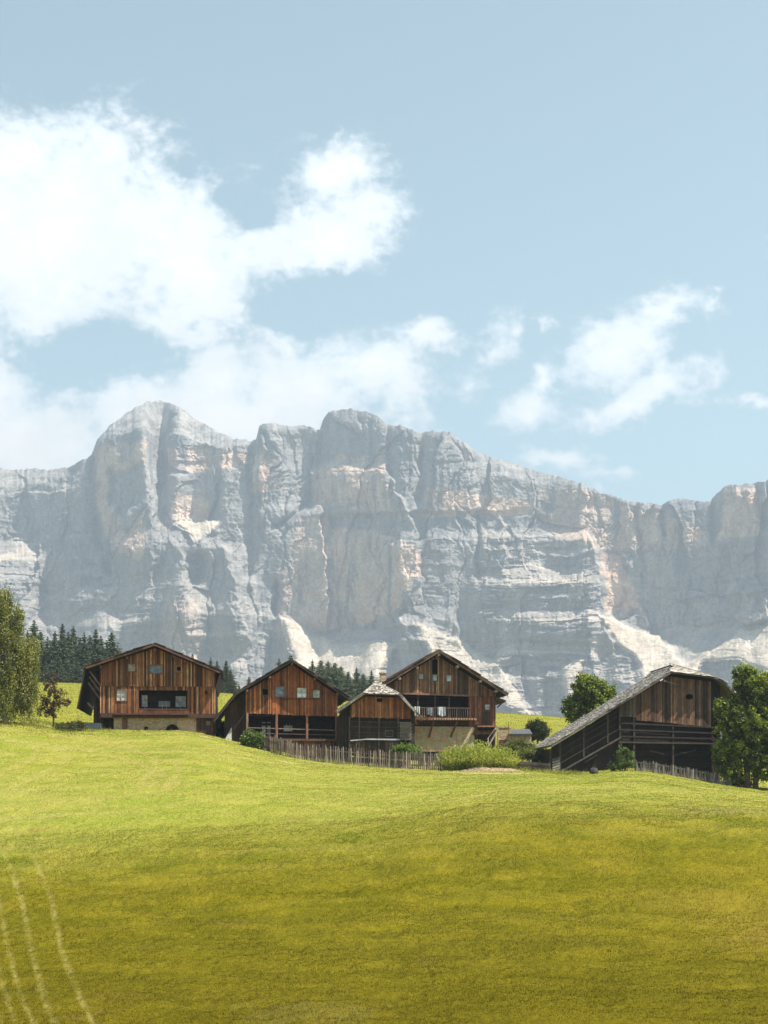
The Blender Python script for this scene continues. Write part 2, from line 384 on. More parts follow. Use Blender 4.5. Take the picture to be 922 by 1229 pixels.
def m_grass():
    m, nt, bs, _ = material('meadow_grass')
    pos = nt.node('ShaderNodeNewGeometry').outputs['Position']; s = nt.node('ShaderNodeSeparateXYZ', {0: pos})
    big = nt.noise(nt.mapping(pos, (.035, .06, .05)), 1.0, 5, .6)
    mid = nt.noise(nt.mapping(pos, (.25, .55, .5)), 1.0, 5, .62, .4)
    row = nt.noise(nt.mapping(pos, (.05, 1.1, .1)), 1.0, 4, .6, .3)
    fin = nt.noise(pos, 6.5, 4, .7); vf = nt.noise(pos, 26, 2, .6)
    mown = nt.math('MAXIMUM', attr(nt, 'mown'), 0.0)
    lo = nt.mix(nt.smooth(mid, .32, .68), (.084, .083, .002), (.152, .124, .003))
    hi = nt.mix(nt.smooth(mid, .32, .68), (.172, .196, .022), (.262, .245, .046))
    c = nt.mix(mown, lo, hi)
    c = nt.mix(nt.smooth(row, .35, .7, 0, .42), c, nt.mix(mown, (.150, .120, .012), (.25, .23, .075)))
    vignette = nt.math('ADD', s.outputs[1], nt.math('MULTIPLY', mid, 26.0))
    c = nt.mix(nt.smooth(vignette, 82, 124, .75, 0), c, (.080, .064, .004))  # near slope darkened to olive: lens vignetting painted into the grass colour
    c = nt.mix(nt.smooth(big, .5, .68, 0, .5), c, nt.mix(mown, (.20, .14, .018), (.20, .23, .03)))
    dry = nt.noise(nt.mapping(pos, (.12, .2, .2), (13, 7, 0)), 1.0, 6, .65)
    c = nt.mix(nt.smooth(dry, .60, .78, 0, .6), c, (.16, .098, .03))
    c = nt.mix(nt.math('MULTIPLY', attr(nt, 'track'), .75), c, (.27, .225, .07))
    c = nt.mix(nt.math('MULTIPLY', attr(nt, 'bare'), 1.0), c, (.36, .27, .16))
    f = nt.math('MULTIPLY', nt.smooth(fin, .28, .72, .8, 1.2), nt.smooth(vf, .3, .7, .78, 1.22))
    c = nt.mix(1.0, c, nt.node('ShaderNodeCombineXYZ', {0: f, 1: f, 2: nt.math('MULTIPLY', f, f)}).outputs[0], 'MULTIPLY')
    nt.l.new(c, bs.inputs['Base Color']); bs.inputs['Roughness'].default_value = 1.0; bs.inputs['Specular IOR Level'].default_value = 0.0
    bump(nt, bs, nt.math('ADD', fin, nt.math('MULTIPLY', vf, .4)), .5, .08)
    return m
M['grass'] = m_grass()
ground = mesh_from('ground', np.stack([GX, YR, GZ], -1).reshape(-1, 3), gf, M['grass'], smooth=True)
tag(ground, kind='structure')
creaseY = 112+(fbm(51, GX/14, YR/14, 3)-.5)*9
mown = .12+.88*sstep(-13, 8, YR-creaseY)
mown = np.where(YR > 165, .75, mown)
add_attr(ground, 'mown', mown); add_attr(ground, 'track', track)
bare = np.zeros(GX.shape)
def bare_patch(px, py, rx, ry, s):
    global bare
    (cx, cy), = wl([(px, py)]); d = np.hypot((GX-cx)/rx, (YR-cy)/ry)+(fbm(61, GX/.8, YR/.8, 4)-.5)*1.1
    bare = np.maximum(bare, s*(1-sstep(.55, 1.1, d)))
for b in [(600, 929, 4.2, 1.2, .7), (345, 916, 1.2, .6, .6), (235, 884, 3, .7, .5), (20, 868, 5, 1.5, .4), (880, 973, 5, 1.6, .12), (370, 1215, 4, 2.2, .05)]: bare_patch(*b)
add_attr(ground, 'bare', bare)

# ---------------------------------------------------------------- grass blades on the slope
def blades(n, y0, y1, h0, h1, w, seed, px0=-150, px1=1090, soft_=0):
    r = np.random.default_rng(seed); Y = np.sqrt(y0**2+(y1**2-y0**2)*r.random(n)); px = px0+(px1-px0)*r.random(n); X = (px-CX)*Y/F
    ci = np.clip(np.searchsorted(pc, px), 1, len(pc)-1); ri = np.clip(np.searchsorted(yr, Y), 1, len(yr)-1)
    t = (Y-yr[ri-1])/(yr[ri]-yr[ri-1]); u_ = (px-pc[ci-1])/(pc[ci]-pc[ci-1])
    g = lambda A: (A[ri-1, ci-1]*(1-u_)+A[ri-1, ci]*u_)*(1-t)+(A[ri, ci-1]*(1-u_)+A[ri, ci]*u_)*t
    Z = g(GZ); mw = g(mown); tr = g(track); ba = g(bare); patch = fbm(63, X/2.5, Y/1.5, 3)
    if soft_: patch = patch*np.clip(1.6*(1-np.abs((Y-y0)/(y1-y0)*2-1)**2), 0, 1)*np.clip(1.6*(1-np.abs((px-px0)/(px1-px0)*2-1)**2), 0, 1)
    k = (r.random(n) > ba*1.3) & (r.random(n) < (1-soft_)*.25+1.3*patch); X, Y, Z, mw, tr, patch = [a[k] for a in (X, Y, Z, mw, tr, patch)]; n = len(X)
    h = (h0+(h1-h0)*r.random(n)**2)*(1-.45*tr)*((.7 if not soft_ else .1)+.6*patch*(1+soft_)); a = r.random(n)*6.283; dx, dy = np.cos(a)*w*(.6+.8*r.random(n)), np.sin(a)*w*(.6+.8*r.random(n))
    lx_, ly_ = r.normal(size=n)*.35*h, r.normal(size=n)*.35*h
    V = np.stack([np.stack([X-dx, Y-dy, Z-.03], 1), np.stack([X+dx, Y+dy, Z-.03], 1), np.stack([X+lx_+dx*.4, Y+ly_+dy*.4, Z+h], 1), np.stack([X+lx_-dx*.4, Y+ly_-dy*.4, Z+h*.93], 1)], 1).reshape(-1, 3)
    return V, np.repeat(mw, 4), np.repeat(tr, 4)
bl = [blades(640000, 68, 112, .02, .075, .014, 501), blades(450000, 106, 152, .02, .06, .018, 502), blades(170000, 150, 345, .06, .2, .03, 503), blades(16000, 142, 164, .12, .5, .02, 504, -40, 150, 1), blades(14000, 143, 164, .1, .38, .02, 505, 590, 710, 1), blades(9000, 146, 152, .06, .25, .02, 506, 290, 580, 1)]
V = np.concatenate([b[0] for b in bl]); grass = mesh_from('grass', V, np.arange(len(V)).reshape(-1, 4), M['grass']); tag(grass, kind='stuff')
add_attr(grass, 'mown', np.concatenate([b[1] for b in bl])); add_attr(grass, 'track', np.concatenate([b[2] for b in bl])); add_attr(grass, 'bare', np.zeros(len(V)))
# ================================================================ the rock wall behind
SKYL = [(-700, 600), (-400, 575), (-150, 566), (0, 562), (30, 563), (60, 563), (85, 561), (92, 555), (104, 549), (110, 545), (117, 528), (122, 522), (133, 510), (150, 497), (165, 487), (180, 481.5), (192, 480.5), (205, 483), (222, 493), (240, 506), (262, 518), (280, 526), (300, 529.5), (307, 528), (311, 512), (316, 508), (338, 509), (350, 512), (370, 511), (384, 516), (388, 503), (395, 494), (415, 491), (440, 494), (455, 501), (465, 510), (480, 510), (495, 516), (505, 520), (520, 517), (540, 519), (555, 530), (570, 541), (600, 552), (625, 559), (660, 569), (690, 577), (720, 590), (750, 600), (780, 604), (795, 607), (803, 600), (815, 598), (830, 600), (840, 601), (853, 602), (860, 592), (875, 582), (895, 581), (905, 579), (922, 576), (960, 570), (1100, 590), (1400, 560), (1700, 640)]
mp = np.concatenate([np.linspace(-700, -60, 90)[:-1], np.linspace(-60, 985, 1180), np.linspace(985, 1700, 90)[1:]])
NR = 560
tt = np.linspace(0, 1, NR)
skyrow = np.interp(mp, [p[0] for p in SKYL], [p[1] for p in SKYL])
skyrow = skyrow+(fbm(71, mp/7, mp*0, 4, .6)-.5)*5
P = np.repeat(mp[None], NR, 0); R = 925+(skyrow[None]-925)*tt[:, None]
e = (H-R)/F
def inpoly(pts, X, Y):
    ins = np.zeros(X.shape, bool); n = len(pts); j = n-1
    for i in range(n):
        xi, yi = pts[i]; xj, yj = pts[j]
        ins ^= ((yi > Y) != (yj > Y)) & (X < (xj-xi)*(Y-yi)/((yj-yi) or 1e-9)+xi); j = i
    return ins
def blur(a, ky, kx):
    for ax, k in ((0, ky), (1, kx)):
        if k < 1: continue
        c = np.cumsum(np.concatenate([np.repeat(np.take(a, [0], ax), k+1, ax), a, np.repeat(np.take(a, [-1], ax), k, ax)], ax), ax)
        n = a.shape[ax]
        a = (np.take(c, np.arange(2*k+1, 2*k+1+n), ax)-np.take(c, np.arange(0, n), ax))/(2*k+1)
    return a
wx = (fbm(81, P/26, R/26, 6, .68)-.5)*30; wy = (fbm(82, P/30, R/18, 6, .68)-.5)*18
def mask(pts, w=1.0, b=1): return blur(inpoly(pts, P+wx*w, R+wy*w).astype(float), b, b)
def soft(pts, b): return blur(blur(inpoly(pts, P+wx*.6, R+wy*.6).astype(float), b, b), b, b)

# --- lean of the wall (metres back per metre up)
scree = np.maximum.reduce([
 mask([(335, 738), (352, 744), (369, 760), (404, 772), (449, 768), (475, 772), (455, 815), (420, 840), (330, 850), (350, 790)], .6, 1),
 mask([(720, 738), (748, 748), (772, 757), (792, 764), (808, 784), (827, 798), (822, 860), (760, 860), (770, 800), (751, 779), (734, 762)], .6, 1),
 mask([(822, 797), (850, 778), (890, 756), (930, 750), (930, 810), (880, 790), (845, 793), (830, 830)], .6, 1),
 mask([(205, 626), (262, 624), (255, 636), (232, 652), (225, 640)], .4, 1),
 mask([(500, 748), (560, 770), (600, 800), (640, 860), (560, 830), (520, 790)], .8, 1)*.8,
 mask([(672, 800), (700, 790), (695, 850), (680, 850)], .5, 1)*.8])
shade_scree = mask([(372, 770), (400, 758), (450, 755), (470, 765), (449, 772), (404, 776)], .4, 2)+mask([(790, 760), (800, 755), (850, 748), (900, 742), (890, 756), (850, 778), (826, 797), (808, 784)], .4, 2)
cap = np.maximum.reduce([
 mask([(28, 800), (30, 752), (42, 735), (60, 728), (82, 742), (100, 730), (130, 728), (142, 740), (128, 765), (100, 800)], .5, 1),
 mask([(118, 530), (125, 515), (150, 492), (190, 476), (230, 492), (270, 516), (305, 524), (310, 541), (270, 540), (235, 530), (205, 518), (190, 530), (170, 512), (140, 522)], .7, 1),
 mask([(-60, 555), (92, 552), (84, 585), (60, 592), (-60, 590)], .6, 1)*.9,
 mask([(-60, 640), (25, 648), (48, 660), (35, 690), (10, 712), (-60, 715)], .8, 1),
 mask([(183, 535), (192, 545), (210, 562), (228, 568), (205, 572), (200, 610), (206, 640), (190, 640), (186, 590)], .6, 1)*.9,
 mask([(205, 640), (232, 655), (240, 700), (215, 730), (205, 700), (212, 670)], .9, 1)*.7,
 mask([(262, 650), (300, 655), (310, 672), (285, 680), (292, 705), (270, 680)], .8, 1)*.7,
 mask([(470, 735), (480, 730), (510, 742), (540, 752), (545, 762), (500, 760)], .5, 1)*.9])
terr = np.maximum.reduce([
 soft([(575, 640), (610, 632), (690, 640), (715, 660), (722, 740), (800, 830), (700, 870), (430, 870), (450, 800), (475, 745), (560, 760)], 6),
 soft([(0, 700), (150, 690), (300, 720), (350, 780), (340, 870), (-60, 870), (-60, 700)], 10)*.45,
 soft([(820, 700), (1100, 650), (1100, 870), (820, 870)], 8)*.6,
 soft([(-60, 640), (50, 645), (40, 715), (-60, 715)], 4)])
Rw = R+(fbm(91, P/110, R/90, 3)-.5)*34+(fbm(92, P/16, R/16, 3)-.5)*5
lam = Noise(93)(Rw/6.5, P/75)*.55+Noise(94)(Rw/2.6, P/40)*.45
ledge = sstep(.58, .74, lam)
lam2 = Noise(95)(Rw/15, P/130); bigledge = sstep(.70, .80, lam2)
slope = .07+.9*ledge*(.06+terr)+1.3*bigledge*terr+.25*bigledge*(1-terr)
slope = np.maximum(slope, cap*(.45+1.0*sstep(.35, .6, lam)))
slope = slope*(1-scree)+(1.0+.5*fbm(97, P/14, R/10, 4, .6))*scree
slope = slope*(1-np.clip(shade_scree, 0, 1))+1.1*np.clip(shade_scree, 0, 1)
# top 6 rows round off
slope = slope+.6*sstep(.975, 1.0, tt)[:, None]
de = np.diff(e, axis=0); g = slope/(1-np.minimum(slope*e, .8))
lnY = np.concatenate([np.zeros((1, P.shape[1])), np.cumsum(.5*(g[1:]+g[:-1])*de, 0)])
ref = np.array([np.interp(645, R[::-1, j], lnY[::-1, j]) for j in range(P.shape[1])])[None]
lnY = lnY-ref
acc_ = blur(blur(lnY, 9, 0), 5, 0); loc_ = lnY-acc_                      # fine ledges keep their edges,
acc_ = blur(blur(acc_, 0, 9), 0, 7); lnY = acc_+loc_+blur(blur(ref, 0, 60), 0, 60)   # the big form runs on smoothly sideways
Y0 = 3350-(P-CX)*TILT*1.65 if 'TILT' in globals() else 3350-(P-CX)*.40*1.65
D = Y0*np.exp(lnY)

# --- buttresses, gullies and columns (metres toward the viewer)
Pw = P+(fbm(101, P/60, R/60, 3)-.5)*26
hard = 1-np.clip(scree+shade_scree+.6*cap, 0, 1)
rel = 34*(ridged(111, Pw/75, R/330, 2)-.5)
qx = P+(fbm(117, P/12, R/12, 3)-.5)*9+(fbm(118, P/50, R/50, 2)-.5)*30; qy = R+(fbm(119, P/22, R/9, 3)-.5)*10
c1, k1 = cells(141, qx/44, qy/170); c2, k2 = cells(142, qx/13, qy/42); c3, k3 = cells(143, qx/5.5, qy/9.5); c4, k4 = cells(144, qx/2.6, qy/3.6)
Rl = R+(fbm(120, P/120, R/100, 2)-.5)*26+(fbm(123, P/9, R/9, 3)-.5)*3      # bedding planes
def layer(w, seed, cx):
    q = Rl/w+(Noise(seed)(Rl/(w*3.1), P*0+.5))*1.2; i_ = np.floor(q).astype(int); f_ = q-i_; rv = np.random.default_rng(seed+1).random(4096)
    a = rv[(i_*7+np.floor(qx/cx+i_*.37).astype(int)*131) % 4096]; return a, f_
l1, f1 = layer(11, 151, 60); l2, f2 = layer(4.2, 153, 26); l3, f3 = layer(1.9, 155, 12)
patchy = sstep(.35, .65, fbm(124, P/35, R/22, 3))
wall = 26*(c1-.5)+9*(c2-.5)+(4.5*(c3-.5)+2.2*(c4-.5))*(.25+.75*patchy)
beds = (9*(l1-.5)+5*(l2-.5)+2.6*(l3-.5))*(.16+1.15*terr+.3*patchy)
cracks = -9*np.exp(-k1/.035)*sstep(.3, .6, fbm(125, P/30, R/60, 2))-4.5*np.exp(-k2/.06)*patchy
rough = 4.5*(fbm(114, P/5, R/4.5, 5, .64)-.5)
R1 = (rel+wall+cracks)*(.15+.85*hard)+beds*(.35+.65*hard)+rough*(.5+.5*hard)
def gully(pts, w, dep):
    rr = np.array([p[1] for p in pts], float); xx = np.array([p[0] for p in pts], float)
    c = np.interp(R, rr, xx)+(fbm(121, R/14, R*0+w, 3)-.5)*7
    fade = sstep(rr[0]-12, rr[0]+4, R)*(1-sstep(rr[-1]-14, rr[-1], R))
    return -dep*np.exp(-np.abs((P-c)/w)**1.4)*fade
def edge(pts, dep, w):      # everything left of the line stands dep metres nearer, dying out to the left over w
    rr = np.array([p[1] for p in pts], float); xx = np.array([p[0] for p in pts], float)
    c = np.interp(R, rr, xx)+(fbm(122, R/12, R*0+dep, 3)-.5)*9
    fade = sstep(rr[0]-8, rr[0]+10, R)*(1-sstep(rr[-1]-20, rr[-1]+10, R))
    d = P-c
    return dep*np.where(d > 0, np.exp(-np.maximum(d, 0)/2.0), np.exp(np.minimum(d, 0)/w))*fade
R1 = R1+gully([(385, 505), (382, 560), (372, 600), (350, 620), (320, 640)], 6, 34)+gully([(468, 500), (468, 560), (470, 605)], 3, 20)+gully([(508, 512), (505, 560), (503, 612)], 5, 28)
R1 = R1+gully([(305, 520), (300, 570), (303, 640), (296, 700)], 7, 34)+gully([(112, 540), (113, 590), (118, 650), (135, 700)], 7, 40)+gully([(858, 592), (856, 620), (858, 660)], 5, 36)
R1 = R1+gully([(908, 578), (913, 610), (916, 640)], 5, 40)+gully([(796, 600), (797, 650)], 3, 25)+gully([(765, 600), (768, 660)], 3, 22)+gully([(332, 700), (330, 745)], 4, 40)+gully([(575, 620), (572, 700)], 3, 25)+gully([(240, 670), (235, 710)], 10, 60)
R1 = R1+edge([(706, 640), (723, 700), (724, 745), (740, 780)], 70, 110)+edge([(604, 622), (606, 692)], 35, 22)+edge([(545, 735), (552, 775)], 40, 60)+edge([(187, 500), (188, 560), (184, 640), (180, 700)], 45, 50)+edge([(384, 490), (375, 540), (371, 610)], -30, 40)
R1 = R1+edge([(462, 560), (500, 640), (503, 700), (470, 745)], 30, 120)+edge([(385, 610), (392, 700), (392, 760)], 45, 40)+edge([(262, 650), (285, 700), (300, 780)], 50, 60)+edge([(218, 640), (222, 760)], 45, 60)
R1 = R1+30*blur(blur(scree, 3, 3), 3, 3)
R1 = R1+40*soft([(892, 708), (920, 706), (925, 745), (890, 748)], 2)+25*soft([(440, 765), (520, 765), (530, 815), (430, 815)], 3)
# overhanging band across the middle
R1 = R1+16*sstep(618, 612, R+(fbm(131, P/30, P*0, 3)-.5)*14)*soft([(380, 560), (640, 560), (640, 660), (380, 660)], 14)
# big pale bowl under peak
R1 = R1-30*soft([(128, 560), (170, 558), (178, 600), (150, 612), (128, 600)], 7)
topf = 1-sstep(.95, 1., tt)[:, None]*.7
D = D-R1*topf
MX = (P-CX)/F*D; MZ = e*D
# --- back side so that the massif is solid
lx, ly, lz = MX[-1], D[-1], MZ[-1]
ext = []
for dy, dz in ((25, -1), (90, -9), (300, -40), (700, -160), (1100, -900)):
    ext.append((lx*(1+dy/ly*.6), ly+dy, np.maximum(lz+dz-dy*.0, -60)))
MX = np.vstack([MX]+[q[0][None] for q in ext]); MY = np.vstack([D]+[q[1][None] for q in ext]); MZ = np.vstack([MZ]+[q[2][None] for q in ext])
# skirt below
MX = np.vstack([MX[0][None]*.93, MX]); MY = np.vstack([MY[0][None]*.93, MY]); MZ = np.vstack([MZ[0][None]*0-80, MZ])
pad = lambda a: np.vstack([a[0][None], a, np.repeat(a[-1][None], 5, 0)])
warm = np.maximum.reduce([mask(q, .8, 2)*k for q, k in [
 ([(300, 548), (330, 545), (335, 585), (305, 592)], .9), ([(378, 560), (402, 552), (403, 608), (376, 612)], .8), ([(405, 548), (462, 545), (470, 612), (440, 616), (405, 606)], .8),
 ([(512, 585), (578, 592), (640, 605), (635, 620), (512, 620)], .9), ([(398, 632), (440, 636), (500, 655), (502, 690), (470, 738), (435, 752), (400, 720)], .85), ([(360, 622), (392, 620), (392, 745), (355, 720), (350, 660)], .7),
 ([(118, 535), (172, 530), (175, 556), (132, 568), (128, 600), (150, 640), (176, 620), (172, 680), (130, 650), (112, 600)], .8), ([(190, 536), (300, 545), (305, 562), (240, 568), (200, 556)], .8), ([(206, 592), (250, 600), (250, 626), (208, 628)], .7),
 ([(722, 660), (745, 668), (770, 730), (728, 738)], 1.0), ([(870, 585), (908, 585), (915, 645), (862, 650)], .9), ([(650, 585), (700, 590), (800, 620), (850, 640), (850, 655), (720, 660), (660, 640)], .6),
 ([(330, 680), (440, 690), (420, 760), (330, 760)], .5), ([(196, 720), (240, 720), (240, 850), (180, 850)], .4)]])
mny, mnx = MX.shape; idx = np.arange(mny*mnx).reshape(mny, mnx)
mf = np.stack([idx[:-1, :-1], idx[:-1, 1:], idx[1:, 1:], idx[1:, :-1]], -1).reshape(-1, 4)
def m_rock():
    m, nt, bs, _ = material('dolomite_rock')
    pos = nt.node('ShaderNodeNewGeometry').outputs['Position']
    ver = nt.noise(nt.mapping(pos, (.03, .03, .0075)), 1.0, 7, .68, .9)
    ver2 = nt.noise(nt.mapping(pos, (.014, .014, .003)), 1.0, 4, .6, .3)
    hor = nt.noise(nt.mapping(pos, (.003, .003, .05)), 1.0, 6, .65, .3)
    iso = nt.noise(pos, .03, 7, .7)
    grain = nt.noise(pos, .16, 5, .7)
    base = nt.mix(nt.smooth(ver2, .35, .65), (.175, .172, .182), (.295, .275, .268))
    base = nt.mix(nt.smooth(ver, .35, .68, 0, .6), base, (.41, .385, .36))
    wm = nt.mix(nt.smooth(iso, .3, .7), (.56, .37, .28), (.66, .50, .40))
    w = nt.math('MULTIPLY', attr(nt, 'warm'), nt.smooth(ver, .25, .5, .6, 1))
    base = nt.mix(w, base, wm)
    base = nt.mix(nt.smooth(hor, .45, .72, 0, .45), base, (.42, .40, .38))
    stain = nt.noise(nt.mapping(pos, (.028, .028, .0028), (50, 0, 0)), 1.0, 6, .62, .5)
    base = nt.mix(nt.smooth(stain, .5, .66, 0, .8), base, (.125, .135, .155))
    sc = nt.mix(nt.smooth(iso, .3, .7), (.50, .42, .34), (.60, .52, .43))
    c = nt.mix(attr(nt, 'scree'), base, sc)
    f = nt.math('MULTIPLY', nt.smooth(grain, .3, .7, .74, 1.24), nt.smooth(iso, .3, .7, .82, 1.14))
    c = nt.mix(1.0, c, nt.node('ShaderNodeCombineXYZ', {0: f, 1: f, 2: f}).outputs[0], 'MULTIPLY')
    nt.l.new(c, bs.inputs['Base Color']); bs.inputs['Roughness'].default_value = .95; bs.inputs['Specular IOR Level'].default_value = .05
    h = nt.math('ADD', nt.math('MULTIPLY', ver, .7), nt.math('ADD', nt.math('MULTIPLY', hor, .9), nt.math('ADD', nt.math('MULTIPLY', grain, .6), nt.math('MULTIPLY', iso, .8))))
    bump(nt, bs, h, .55, 9.0)
    return m
M['rock'] = m_rock()
mtn = mesh_from('mountain', np.stack([MX, MY, MZ], -1).reshape(-1, 3), mf, M['rock'], smooth=False)
tag(mtn, kind='structure')
add_attr(mtn, 'warm', pad(np.clip(warm*1.2, 0, 1))); add_attr(mtn, 'scree', pad(np.clip(scree+shade_scree*.2+cap*.08+ledge*terr*.4+bigledge*terr*.4, 0, 1)))

# ================================================================ the air
ZT = float(MZ.max())+20; ZB = float(GZ.min())-65
air = MB(); air.box(-5700, 5700, -1600, 5900, min(ZB, -90), ZT)
mh = bpy.data.materials.new('haze'); mh.use_nodes = True; mh.node_tree.nodes.clear(); nt = NT(mh.node_tree)
pv = nt.node('ShaderNodeVolumePrincipled'); pv.inputs['Density'].default_value = HAZE if 'HAZE' in globals() else .000185
pv.inputs['Color'].default_value = (.71, .83, .97, 1); pv.inputs['Anisotropy'].default_value = .3
o = nt.node('ShaderNodeOutputMaterial'); nt.l.new(pv.outputs[0], o.inputs['Volume'])
hz = air.build('haze', mh); tag(hz, kind='stuff')
# ================================================================ timber building kit
R_ = np.random.default_rng(5)
WARM = [(.29, .12, .05), (.20, .078, .034), (.35, .17, .08), (.14, .055, .027), (.21, .09, .045), (.36, .20, .11), (.07, .032, .02), (.26, .105, .042), (.09, .04, .024)]
BROWN = [(.20, .095, .05), (.15, .07, .038), (.24, .13, .07), (.10, .048, .03), (.27, .155, .09), (.17, .10, .06)]
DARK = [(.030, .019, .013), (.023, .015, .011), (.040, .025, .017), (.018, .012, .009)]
GREYW = [(.16, .125, .10), (.12, .095, .075), (.20, .16, .13)]
def pick(pal): c = pal[R_.integers(len(pal))]; k = .58+.62*R_.random(); return (c[0]*k*1.08, c[1]*k, c[2]*k*.9)
class Bld:
    """a building whose front lies in the plane y=0 of its own frame; px,py are photo measurements of that front"""
    def __init__(s, name, pcx, row, Y, rz, label, cat, group=None):
        s.pc, s.row, s.Y = pcx, row, Y; s.k = Y/F; s.cx = 1/math.cos(math.radians(rz))
        s.root = empty(name, W(pcx, row, Y), math.radians(rz), label, cat, group)
    def x(s, px): return (px-s.pc)*s.k*s.cx
    def z(s, py): return (s.row-py)*s.k
    def pt(s, px, py): return (s.x(px), s.z(py))
    def line(s, pts):
        xs = [s.x(p[0]) for p in pts]; zs = [s.z(p[1]) for p in pts]
        return lambda x: float(np.interp(x, xs, zs))
    def part(s, mb, name, mat='wood', parent=None, label=None):
        o = mb.build(name, M[mat] if isinstance(mat, str) else mat, parent or s.root)
        if label: o['label'] = label
        return o
def planks(mb, b, px0, px1, top, bot, pal, holes=(), y=0., th=.05, w=(.10, .19), gap=.022, jag=.0, battens=.0):
    """vertical boards between pixel columns; top/bot are functions of local x; holes are (px0,py0,px1,py1)"""
    x0, x1 = b.x(px0), b.x(px1); H_ = [(b.x(h[0]), b.z(h[3]), b.x(h[2]), b.z(h[1])) for h in holes]
    br = sorted(set([x0, x1]+[round(v, 4) for h in H_ for v in (h[0], h[2]) if x0 < v < x1]))
    xs = []
    for a, c in zip(br[:-1], br[1:]):
        n = max(1, int(round((c-a)/(w[0]+(w[1]-w[0])*.5)))); ws = R_.uniform(w[0], w[1], n); cs = a+np.cumsum(ws)/ws.sum()*(c-a)
        xs += list(zip([a]+list(cs[:-1]), cs))
    for a, c in xs:
        m = (a+c)/2; segs = [(None, None)]
        iv = sorted([(h[1], h[3]) for h in H_ if h[0]-1e-3 <= m <= h[2]+1e-3]); col = pick(pal); yj = y-R_.random()*.018
        lo = bot(m)-R_.random()*jag; cuts = [lo]
        for (p, q) in iv: cuts += [p, q]
        cuts.append(None)
        for i in range(0, len(cuts), 2):
            z0 = cuts[i]; z1 = cuts[i+1]
            a2, c2 = a+gap/2, c-gap/2
            ta, tc = (top(a2), top(c2)) if z1 is None else (z1, z1)
            if min(ta, tc)-z0 < .02: continue
            mb.hexa([(a2, yj, z0), (c2, yj, z0), (c2, yj+th, z0), (a2, yj+th, z0), (a2, yj, ta), (c2, yj, tc), (c2, yj+th, tc), (a2, yj+th, ta)], col)
        if battens and R_.random() < battens:
            zt = min(top(a-.03), top(a+.03)) if not iv else lo
            if not iv: mb.box(a-.03, a+.03, yj-.035, yj, lo, zt-.02, pick([(.46, .30, .18), (.36, .2, .11)]))
def logs(mb, x0, x1, y, z0, z1, pal, h=.24, th=.2, axis='x', y1=None):
    z = z0
    while z < z1-.02:
        hh = min(h*(.9+.2*R_.random()), z1-z); c = pick(pal); j = R_.random()*.03
        if axis == 'x': mb.box(x0, x1, y-j, y-j+th, z, z+hh-.02, c)
        else: mb.box(x0-j, x0-j+th, y, y1, z, z+hh-.02, c)
        z += hh
def window(b, px0, py0, px1, py1, y=0., col=(.25, .12, .06), pane=(.42, .45, .48), bars=(1, 1), deep=.10, fw=.07, label=None, proud=.05):
    x0, x1, z0, z1 = b.x(px0), b.x(px1), b.z(py1), b.z(py0); mb = MB()
    for (a, c, d, e_) in ((x0-fw, x1+fw, z1, z1+fw), (x0-fw, x1+fw, z0-fw, z0)): mb.box(a, c, y-proud, y+deep, d, e_, col)
    for (a, c) in ((x0-fw, x0), (x1, x1+fw)): mb.box(a, c, y-proud+.004, y+deep, z0, z1, col)
    mw = .035
    for i in range(bars[0]): xx = x0+(x1-x0)*(i+1)/(bars[0]+1); mb.box(xx-mw/2, xx+mw/2, y+.005, y+deep-.02, z0, z1, (.45, .4, .34))
    for i in range(bars[1]):
        zz = z0+(z1-z0)*(i+1)/(bars[1]+1); n = bars[0]+1
        for q in range(n):
            a = x0+(x1-x0)*q/n+(mw/2 if q else 0); c = x0+(x1-x0)*(q+1)/n-(mw/2 if q < n-1 else 0); mb.box(a, c, y+.01, y+deep-.025, zz-mw/2, zz+mw/2, (.45, .4, .34))
    w = b.part(mb, 'window', 'wood', label=label)
    p = MB(); p.box(x0-.01, x1+.01, y+deep-.018, y+deep+.012, z0-.01, z1+.01, pane); b.part(p, 'pane', 'glass', w)
    return w
def body(b, poly, ybk, y0, zbot, pal=DARK, xl=None, xr=None):
    """side walls, back wall and an attic floor so that openings look into a dark room"""
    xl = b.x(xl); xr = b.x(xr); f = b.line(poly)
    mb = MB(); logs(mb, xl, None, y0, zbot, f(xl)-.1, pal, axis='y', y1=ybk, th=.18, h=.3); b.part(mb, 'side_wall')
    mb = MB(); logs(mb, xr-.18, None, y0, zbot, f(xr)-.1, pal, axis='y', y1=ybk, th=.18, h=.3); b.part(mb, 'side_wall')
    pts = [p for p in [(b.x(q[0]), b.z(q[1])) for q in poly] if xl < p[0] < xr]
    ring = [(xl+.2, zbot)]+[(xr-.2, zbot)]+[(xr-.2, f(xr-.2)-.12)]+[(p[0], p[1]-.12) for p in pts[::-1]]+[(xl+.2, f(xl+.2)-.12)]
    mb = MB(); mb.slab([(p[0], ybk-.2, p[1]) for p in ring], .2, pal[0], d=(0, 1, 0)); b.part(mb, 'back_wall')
    return f
